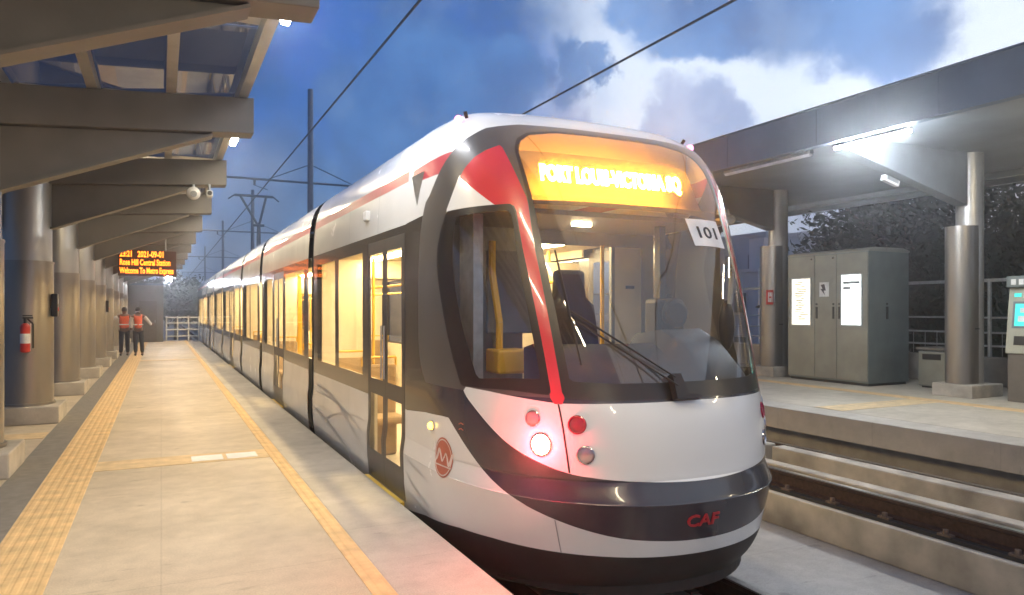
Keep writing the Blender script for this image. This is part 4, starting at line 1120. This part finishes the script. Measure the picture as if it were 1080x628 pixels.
    # interior of the section
    ya, yb = a + (.06 if si else .02), b_ - .05
    MB().box(CX - 1.26, CX + 1.26, ya, yb, -.06, .0).build('interior_floor', 'ifloor', tram)
    MB().box(CX - 1.27, CX + 1.27, ya, yb, 2.36, 2.40).build('interior_ceiling', 'cream', tram)
    for x in (-.55, .55): MB().box(CX + x - .07, CX + x + .07, ya + .1, yb - .1, 2.335, 2.359).build('ceiling_light', 'strip', tram)
    for s in (-1, 1):
        for z0, z1 in ((.0, WZ0 - .03), (WZ1 + .02, 2.36)):
            # skip doorways
            cuts = sorted([ya, yb] + [v for d in DOORS[si] for v in d if ya < v < yb])
            segs = []; cur = ya
            for d in DOORS[si]:
                if d[0] > cur: segs.append((cur, d[0]))
                cur = max(cur, d[1])
            segs.append((cur, yb))
            for y0_, y1_ in segs: MB().box(CX + s * 1.24 - .015, CX + s * 1.24 + .015, y0_, y1_, z0, z1).build('interior_lining', 'cream', tram)
    for yy in ((yb - .03,) if si == 0 else (ya + .03, yb - .03)):
        g = MB()
        for s in (-1, 1): g.box(*sorted((CX + s * .549, CX + s * 1.225)), yy - .02, yy + .02, .0, 2.355)
        g.box(CX - .55, CX + .55, yy - .02, yy + .02, 2.1, 2.355); g.build('gangway_wall', 'cream', tram)
    # yellow grab poles and seats
    random.seed(20 + si)
    for d in DOORS[si]:
        for yy in (d[0] - .12, d[1] + .12):
            for x in (-.85, .85):
                if yy > ya: MB().cyl((CX + x, yy, 0), (CX + x, yy, 2.335), .02, n=10).build('grab_pole', 'yellow', tram)
    for q in (-.6, .6): MB().tube([(CX + q, ya + .2, 1.95), (CX + q, yb - .2, 1.95)], .017).build('grab_rail', 'yellow', tram)
    for w in WIN[si][:2]:
        ym = (w[0] + w[1]) / 2
        MB().cyl((CX - .7, ym, .4), (CX - .7, ym, 2.335), .02, n=10).build('grab_pole', 'yellow', tram)
        for s in (-1, 1):
            x = CX + s * .95
            st = MB().box(x - .2, x + .2, ym - .32, ym + .1, .38, .46).box(x - .2, x + .2, ym + .1, ym + .17, .42, 1.02).box(x - .15, x + .15, ym - .1, ym + .1, .0, .38).build('passenger_seat', 'seat', tram, bevel=.03)
            MB().tube([(x - .2, ym + .14, 1.0), (x - .2, ym + .14, 1.10), (x + .2, ym + .14, 1.10), (x + .2, ym + .14, 1.0)], .014).build('seat_handle', 'yellow', st)

# cab interior: floor, dash, driver seat, partition with doorway
MB().prism([(CX - 1.2, 5.0), (CX - .9, 4.35), (CX, 4.1), (CX + .9, 4.35), (CX + 1.2, 5.0), (CX + 1.25, 5.98), (CX - 1.25, 5.98)], 'z', -.06, .35).build('cab_floor', 'dark', tram)
MB().box(CX - 1.25, CX + 1.25, 4.95, 5.98, 2.40, 2.44).build('cab_ceiling', 'cabgrey', tram)
dv = []
dz = ((.4, .10), (1.12, .07), (1.17, .10), (1.30, .32), (1.40, .52), (1.36, .80), (1.05, .86), (.36, .84))
nD = 24
for z, dy in dz:
    for i in range(nD + 1):
        a = -1 + 2 * i / nD; P = a * .84
        x, y, zz = surf(P, k_of_z(min(max(z, .4), 1.17))); e = 1 - .25 * min(1, dy)
        dv.append((CX + (x - CX) * .97 * e, y * (1 - .35 * min(1, dy)) + (3.95 + .12) * .35 * min(1, dy) + dy, z + (.10 if a > .1 and z > 1.25 else 0)))
MB().add(dv, [(j * (nD + 1) + i, j * (nD + 1) + i + 1, (j + 1) * (nD + 1) + i + 1, (j + 1) * (nD + 1) + i) for j in range(len(dz) - 1) for i in range(nD)]).build('dashboard', 'dark', tram, smooth=True)
# driver seat
ds = MB().box(CX - .26, CX + .26, 5.0, 5.45, .82, .93).prism([(CX - .25, .92), (CX + .25, .92), (CX + .29, 1.35), (CX + .24, 1.70), (CX + .15, 1.76), (CX + .14, 2.0), (CX - .14, 2.0), (CX - .15, 1.76), (CX - .24, 1.70), (CX - .29, 1.35)], 'y', 5.42, 5.55)
ds.box(CX - .12, CX + .12, 5.1, 5.35, .35, .82); ds.build('driver_seat', 'dark', tram, bevel=.04)
# partition behind the driver: grey wall, doorway to the lit saloon right of centre, cream door leaf
MB().box(CX - 1.27, CX - .22, 5.95, 5.99, .35, 2.40).box(CX + .76, CX + .80, 5.95, 5.99, .35, 2.40).box(CX + 1.12, CX + 1.27, 5.95, 5.99, .35, 2.4).box(CX - .22, CX + 1.12, 5.95, 5.99, 2.27, 2.40).build('cab_partition', 'cabgrey', tram)
pd = MB().box(CX + .80, CX + 1.12, 5.955, 5.985, .35, 2.268).build('cab_door', 'cream', tram)
MB().box(CX + .93, CX + 1.03, 5.945, 5.954, 1.86, 1.89).build('door_latch', 'black', pd)
MB().box(CX - .05, CX + .12, 5.30, 5.35, 2.37, 2.399).build('added_cab_lamp', 'strip', tram)  # lamp added to brighten the cab, where the windscreen shows a reflection
MB().cyl((CX + .62, 5.9, .35), (CX + .62, 5.9, 2.27), .02, n=10).build('grab_pole', 'yellow', tram)
# left side of the cab: grey post and yellow equipment seen through the side window
MB().box(2.12, 2.20, 5.02, 5.30, .35, 2.38).build('cab_post', 'galv', tram)
MB().tube([(2.42, 5.2, 1.15), (2.42, 5.2, 1.55), (2.38, 5.25, 1.95), (2.38, 5.25, 2.2)], .03).build('grab_pole', 'yellow', tram)
MB().box(2.34, 2.62, 5.05, 5.3, 1.15, 1.34).build('equipment_box', 'yellow', tram, bevel=.02)
MB().box(2.45, 2.9, 5.5, 5.54, 1.45, 2.15).build('cab_screen', 'cabgrey', tram, bevel=.01)
MB().box(4.0, 4.06, 5.2, 5.28, .4, 2.4).build('cab_post', 'dark', tram)
MB().box(3.82, 4.12, 5.0, 5.2, 1.35, 1.75).cyl((3.97, 5.0, 1.62), (3.97, 4.92, 1.62), .13, n=20).build('control_panel', 'dark', tram, bevel=.04)

MB().box(CX + .42, CX + 1.22, 7.31, 7.35, 0, 2.2).build('added_cream_panel', 'cream', tram)  # cream panel added to catch the saloon light behind the doorway
MB().cyl((CX + .42, 7.28, 0), (CX + .42, 7.28, 2.335), .02, n=10).build('grab_pole', 'yellow', tram)
# pantograph
pY = 29.2
pb_ = MB().box(CX - .5, CX + .5, pY - .7, pY + .7, 3.36, 3.44).build('pantograph', 'mast', tram)
MB().cyl((CX + .15, pY, 3.44), (CX + .15, pY, 4.85), .10, .07, n=10).build('pantograph_post', 'mast', pb_)
MB().cyl((CX + .15, pY, 4.85), (CX - .52, pY, 6.0), .045, n=8).cyl((CX + .15, pY, 4.85), (CX + .42, pY, 6.0), .045, n=8).cyl((CX - .05, pY, 4.9), (CX + .35, pY, 4.9), .05).build('pantograph_arm', 'mast', pb_)
MB().cyl((CX - .72, pY, 6.02), (CX + .68, pY, 6.02), .05, n=8).cyl((CX - .72, pY, 6.02), (CX - .95, pY, 5.85), .03, n=6).cyl((CX + .68, pY, 6.02), (CX + .9, pY, 5.85), .03, n=6).build('pantograph_head', 'mast', pb_)
# roof boxes
for (a, b2) in ((12.0, 15.2), (21.5, 25.5), (32.2, 35.6)):
    MB().prism([(CX - .8, 3.27), (CX + .8, 3.27), (CX + .7, 3.40), (CX - .7, 3.40)], 'y', a, b2).build('roof_unit', 'white', tram, bevel=.03)
# bogies under the tram
for yb_ in (8.4, 18.1, 29.1, 41):
    bg = MB().box(CX - .95, CX + .95, yb_ - 1.1, yb_ + 1.1, -.36, -.12).build('bogie', 'skirt', tram)
    for s in (-1, 1):
        for q in (-.8, .8): MB().cyl((CX + s * .72, yb_ + q, -.13), (CX + s * .66, yb_ + q, -.13), .28, n=24).build('wheel', 'rail', bg)

# ================================================================== background
def leaf_crown(n, rx, ry, rz, seed, leaf=.22):
    """leaf quads gathered in many small clumps spread through an uneven crown"""
    rnd = random.Random(seed); vs = []; fs = []
    clumps = []
    while len(clumps) < max(14, n // 60):
        p = Vector((rnd.uniform(-1, 1), rnd.uniform(-1, 1), rnd.uniform(-.8, 1)))
        if p.length > 1 or p.length < .35: continue
        clumps.append((Vector((p.x * rx, p.y * ry, p.z * rz)), rnd.uniform(.18, .36) * min(rx, rz)))
    for i in range(n):
        c, r = rnd.choice(clumps)
        d = Vector((rnd.gauss(0, 1), rnd.gauss(0, 1), rnd.gauss(0, .8))) * r * .6
        p = c + d; a = Vector((rnd.uniform(-1, 1), rnd.uniform(-1, 1), rnd.uniform(-1, 1))).normalized(); b = a.orthogonal().normalized(); s = leaf * rnd.uniform(.6, 1.4)
        o = len(vs); vs += [p + a * s, p + b * s * .5, p - a * s, p - b * s * .5]; fs.append((o, o + 1, o + 2, o + 3))
    return vs, fs, clumps
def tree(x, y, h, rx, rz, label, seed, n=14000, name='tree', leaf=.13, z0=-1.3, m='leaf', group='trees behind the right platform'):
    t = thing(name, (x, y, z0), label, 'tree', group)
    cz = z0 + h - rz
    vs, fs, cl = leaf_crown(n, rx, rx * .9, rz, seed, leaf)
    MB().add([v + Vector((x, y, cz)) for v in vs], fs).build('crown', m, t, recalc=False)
    b = MB().cyl((x, y, z0), (x + .1, y, cz), .05 * h * .5 + .05, .05 * h * .3, n=10)
    for c, r in cl[:9]: b.cyl((x + .1, y, cz - rz * .4), tuple(c + Vector((x, y, cz))), .05 * h * .2, .03, n=6)
    b.build('trunk', 'bark', t); return t
TR = [(20.5, 14.2, 8.2, 3.2, 3.0, 'dense dark tree behind the tall cabinet, the largest crown'), (22.5, 10.2, 7.2, 2.8, 2.8, 'dark tree rising behind the railing between cabinet and broad column'),
      (21.0, 6.4, 6.6, 2.6, 2.5, 'dark tree behind the ticket machine at the right picture edge'), (24.5, 18.6, 7.0, 2.6, 2.4, 'dark round tree left of the largest crown, above the cabinet lid'),
      (21.5, 17.2, 5.2, 2.3, 2.0, 'low dark tree just left above the tall cabinet'), (25.5, 8.0, 7.4, 3, 2.8, 'dark tree behind the broad steel column'), (20.2, 11.8, 4.4, 2.1, 1.7, 'low bushy dark tree between cabinet and broad column'),
      (20.0, 8.4, 4.0, 2.0, 1.6, 'low bushy dark tree just behind the railing beside the broad column'), (22.0, 3.6, 6.0, 2.6, 2.4, 'dark tree beyond the right picture edge behind the ticket machine')]
for i, q in enumerate(TR): tree(*q, seed=40 + i)
FT = [(-2.5, 66, 5.6, 2.6, 2.0, 'bluish tree beyond the platform end, left of the far lamp'), (1.2, 72, 6.2, 2.8, 2.2, 'bluish tree beyond the platform end, behind the white railing'), (3.6, 80, 5.4, 2.6, 1.9, 'bluish tree beyond the platform end, close to the tram rear'), (-7, 74, 7.0, 3.4, 2.6, 'far tree beyond the service hut')]
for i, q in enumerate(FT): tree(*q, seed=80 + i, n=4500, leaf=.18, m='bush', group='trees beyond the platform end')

def house(x, y, w, d, h, label, m, cols, rows, steps=(), grp=None):
    t = thing('house', (x, y, -1.3), label, 'house', grp)
    MB().box(x - w / 2, x + w / 2, y - d / 2, y + d / 2, -1.3, h).build('wall', m, t)
    MB().box(x - w / 2 - .15, x + w / 2 + .15, y - d / 2 - .15, y + d / 2 + .15, h + .003, h + .22).build('roof', m, t)
    for i in range(cols):
        for j in range(rows):
            wx = x - w / 2 + w * (i + .5) / cols; wz = h - 1.9 - j * 2.8
            f = MB().box(wx - .62, wx + .62, y - d / 2 - .04, y - d / 2 - .003, wz - .72, wz + .72).build('window', m, t)
            MB().box(wx - .52, wx + .52, y - d / 2 - .06, y - d / 2 - .041, wz - .62, wz + .62).build('pane', 'wpane', f)
            wy = y - d / 2 + d * (i + .5) / cols
            f = MB().box(x - w / 2 - .04, x - w / 2 - .003, wy - .62, wy + .62, wz - .72, wz + .72).build('window', m, t)
            MB().box(x - w / 2 - .06, x - w / 2 - .041, wy - .52, wy + .52, wz - .62, wz + .62).build('pane', 'wpane', f)
    for (sx, sw, sh) in steps: MB().box(x + sx - sw / 2, x + sx + sw / 2, y - d / 2 + .3, y - d / 2 + 1.6, h + .003, h + sh).build('chimney', m, t)
    return t
house(35.4, 36.5, 4.2, 6, 4.0, 'small pale rendered house with stepped roofline seen between tram and red sign column', 'wallw', 2, 2, ((-.9, .8, 2.2), (.0, .9, 1.2), (1.1, .9, .7)))
house(47, 40, 9, 8, 6.6, 'blue grey block with dark windows above the left part of the cabinet', 'wallb', 4, 3, ((2, 2, .8),))
house(41, 41, 6, 7, 6.9, 'blue grey house between the red sign column and the cabinet', 'wallb', 3, 3)
house(60, 46, 14, 9, 8.6, 'wide dim apartment block far behind the trees', 'wallb', 6, 3)
house(-12, 95, 12, 9, 6.5, 'dim house far beyond the platform end', 'wallb', 4, 2)

# low wooded hills along the horizon
def hills(name, r0, a0, a1, hmin, hmax, seed):
    rnd = random.Random(seed); n = 90; ph = [rnd.uniform(0, 6.28) for _ in range(6)]; vs = []; fs = []
    for i in range(n + 1):
        a = R(a0 + (a1 - a0) * i / n); h = hmin + (hmax - hmin) * (.5 + .5 * sum(math.sin(a * (3 + 4 * k) + ph[k]) / (1 + k) for k in range(6)) / 2)
        for q, hh in ((0, -1.5), (25, h * .75), (60, h), (160, -1.5)): vs.append((math.sin(a) * (r0 + q), math.cos(a) * (r0 + q), hh))
    for i in range(n):
        for k in range(3): fs.append((i * 4 + k, (i + 1) * 4 + k, (i + 1) * 4 + k + 1, i * 4 + k + 1))
    o = MB().add(vs, fs).build(name, 'hill', smooth=True); return struct(o)
hills('hills', 260, -60, 110, 5, 14, 5)

# ================================================================== sky
W = bpy.data.worlds.new('World'); SC.world = W; W.use_nodes = True
nt = W.node_tree; N = nt.nodes; L = nt.links; bg = N['Background']
def math_(op, a, b=None, clamp=False):
    n = N.new('ShaderNodeMath'); n.operation = op; n.use_clamp = clamp
    for i, v in enumerate((a, b)):
        if v is None: continue
        if isinstance(v, (int, float)): n.inputs[i].default_value = v
        else: L.new(v, n.inputs[i])
    return n.outputs[0]
def sstep(v, a, b):
    n = N.new('ShaderNodeMapRange'); n.interpolation_type = 'SMOOTHSTEP'; L.new(v, n.inputs['Value'])
    n.inputs['From Min'].default_value = a; n.inputs['From Max'].default_value = b; return n.outputs[0]
def mixc(f, a, b):
    n = N.new('ShaderNodeMix'); n.data_type = 'RGBA'
    if isinstance(f, (int, float)): n.inputs[0].default_value = f
    else: L.new(f, n.inputs[0])
    for i, v in ((6, a), (7, b)):
        if isinstance(v, tuple): n.inputs[i].default_value = (*v, 1)
        else: L.new(v, n.inputs[i])
    return n.outputs[2]
tc = N.new('ShaderNodeTexCoord'); sep = N.new('ShaderNodeSeparateXYZ'); L.new(tc.outputs['Generated'], sep.inputs[0])
X_, Y_, Z_ = sep.outputs
az = math_('MULTIPLY', math_('ARCTAN2', X_, Y_), 180 / PI)
el = math_('MULTIPLY', math_('ARCSINE', Z_), 180 / PI)
def noise(scale, detail, rough, off=(0, 0, 0), st=(1, 1, 1)):
    mp = N.new('ShaderNodeMapping'); L.new(tc.outputs['Generated'], mp.inputs[0]); mp.inputs['Location'].default_value = off; mp.inputs['Scale'].default_value = st
    n = N.new('ShaderNodeTexNoise'); n.inputs['Scale'].default_value = scale; n.inputs['Detail'].default_value = detail; n.inputs['Roughness'].default_value = rough
    L.new(mp.outputs[0], n.inputs['Vector']); return n.outputs['Fac']
n1 = noise(9, 9, .58, (3.1, 1.2, .4)); n2 = noise(9, 9, .58, (7.7, 5.2, 2.4)); n3 = noise(4.2, 7, .55, (1.7, 8.2, 4.4)); n4 = noise(26, 6, .6, (2, 2, 9))
azw = math_('ADD', az, math_('MULTIPLY', math_('SUBTRACT', n1, .5), 13)); elw = math_('ADD', el, math_('MULTIPLY', math_('SUBTRACT', n2, .5), 9))
def blob(a, e, ra, re):
    d = math_('ADD', math_('POWER', math_('DIVIDE', math_('SUBTRACT', azw, a), ra), 2), math_('POWER', math_('DIVIDE', math_('SUBTRACT', elw, e), re), 2))
    return math_('SUBTRACT', 1.0, d)
def pxdir(u, v):
    a = math.atan2(u - 540, 760); return 26 + math.degrees(a), math.degrees(math.atan((327 - v) / 760 * math.cos(a)))
def mx(vals):
    r = vals[0]
    for v in vals[1:]: r = math_('MAXIMUM', r, v)
    return r
def B(u, v, ru, rv): a, e = pxdir(u, v); return blob(a, e, ru * .072, rv * .068)
edge = math_('MULTIPLY', math_('SUBTRACT', n4, .5), .35)
def dens(bl, lo, hi):   # soft-edged cloud mass
    lo, hi = lo - .12, hi + .22
    return sstep(math_('ADD', mx(bl), edge), lo, hi)
bright = mixc(sstep(az, 18, 36), (.30, .50, .78), (.74, .82, .92))          # open, still bright sky towards the right
low0 = mixc(sstep(el, 2, 17), (.18, .36, .66), (.018, .105, .41))             # blue left part: paler near the horizon
low = mixc(math_('MULTIPLY', sstep(math_('ADD', n3, math_('MULTIPLY', n1, .35)), .55, .74), .8), low0, (.035, .085, .21))
low = mixc(math_('MULTIPLY', sstep(n2, .54, .74), .4), low, (.24, .42, .72))
leftm = sstep(math_('ADD', azw, math_('MULTIPLY', el, -.22)), 33.0, 19.0)
col = mixc(leftm, bright, low)
# soft pale streaks low on the left
col = mixc(math_('MULTIPLY', math_('MULTIPLY', sstep(n3, .50, .72), sstep(el, 11, 5)), .6), col, (.50, .58, .70))
# mauve puff, wisps and the big dark cloud on the right
d1 = dens([B(728, 132, 60, 42), B(660, 150, 45, 22), B(585, 160, 60, 60)], -.05, .35)
col = mixc(math_('MULTIPLY', d1, .85), col, mixc(sstep(n1, .35, .65), (.17, .25, .48), (.40, .46, .66)))
d2 = dens([B(440, 105, 110, 85), B(520, 85, 55, 48), B(597, 78, 32, 42), B(635, 78, 28, 18)], -.1, .35)
col = mixc(math_('MULTIPLY', d2, .9), col, mixc(sstep(n3, .3, .7), (.016, .075, .25), (.10, .25, .56)))
d3 = dens([B(840, 5, 170, 62), B(930, 40, 90, 42), B(710, 8, 70, 36), B(770, 45, 70, 32)], -.15, .5)
col = mixc(math_('MULTIPLY', d3, .95), col, mixc(sstep(n3, .3, .7), (.012, .07, .25), (.085, .24, .57)))
# grey dusk bank low behind the right platform
d4 = math_('MULTIPLY', sstep(az, 42, 50), sstep(el, 14.5, 9.5))
col = mixc(math_('MULTIPLY', d4, .85), col, (.06, .11, .28))
col = mixc(math_('MULTIPLY', sstep(n1, .5, .75), .16), col, (.55, .66, .80))
sky = N.new('ShaderNodeTexSky'); sky.sky_type = 'NISHITA'; sky.sun_disc = False; sky.sun_elevation = R(3); sky.sun_rotation = R(75); sky.ozone_density = 3
ns = N.new('ShaderNodeMix'); ns.data_type = 'RGBA'; ns.blend_type = 'MULTIPLY'; ns.inputs[0].default_value = 1; L.new(sky.outputs[0], ns.inputs[6]); ns.inputs[7].default_value = (.05, .05, .05, 1)
fin = N.new('ShaderNodeMix'); fin.data_type = 'RGBA'; fin.blend_type = 'ADD'; fin.inputs[0].default_value = 1; L.new(ns.outputs[2], fin.inputs[6])
sc_ = N.new('ShaderNodeMix'); sc_.data_type = 'RGBA'; sc_.blend_type = 'MULTIPLY'; sc_.inputs[0].default_value = 1; L.new(col, sc_.inputs[6]); sc_.inputs[7].default_value = (8.3, 8.3, 8.5, 1)
L.new(sc_.outputs[2], fin.inputs[7])
ns.inputs[7].default_value = (.35, .35, .35, 1)
L.new(fin.outputs[2], bg.inputs['Color']); bg.inputs['Strength'].default_value = .1

sd = bpy.data.lights.new('Sun', 'SUN'); sd.energy = .25; sd.angle = R(12); sd.color = (1, .86, .78)
so = bpy.data.objects.new('Sun', sd); C.objects.link(so); so.rotation_euler = (R(84), 0, R(-75 + 180)); 

hm_ = bpy.data.materials.new('glow_haze'); hm_.use_nodes = True  # thin haze added so that lamps glow, stands in for lens bloom
nt_ = hm_.node_tree; nt_.nodes.remove(nt_.nodes['Principled BSDF'])
pv = nt_.nodes.new('ShaderNodeVolumePrincipled'); pv.inputs['Color'].default_value = (.93, .95, 1, 1); pv.inputs['Density'].default_value = .0065; pv.inputs['Anisotropy'].default_value = .89
nt_.links.new(pv.outputs[0], nt_.nodes['Material Output'].inputs['Volume']); M['glow_haze'] = hm_
hz = MB().box(-520, 520, -520, 520, -2.4, 15).build('glow_haze', 'glow_haze'); hz['kind'] = 'stuff'

# ================================================================== render settings
SC.view_settings.view_transform = 'Standard'; SC.view_settings.look = 'None'; SC.view_settings.gamma = 1; SC.view_settings.exposure = .5
SC.view_settings.use_curve_mapping = False
SC.render.engine = 'CYCLES'
cy = SC.cycles
cy.max_bounces = 8;  cy.diffuse_bounces = 4; cy.glossy_bounces = 4; cy.transparent_max_bounces = 24; cy.transmission_bounces = 4
cy.sample_clamp_indirect = 6; cy.use_denoising = True; cy.caustics_reflective = False; cy.caustics_refractive = False
try: cy.denoiser = 'OPENIMAGEDENOISE'
except Exception: pass
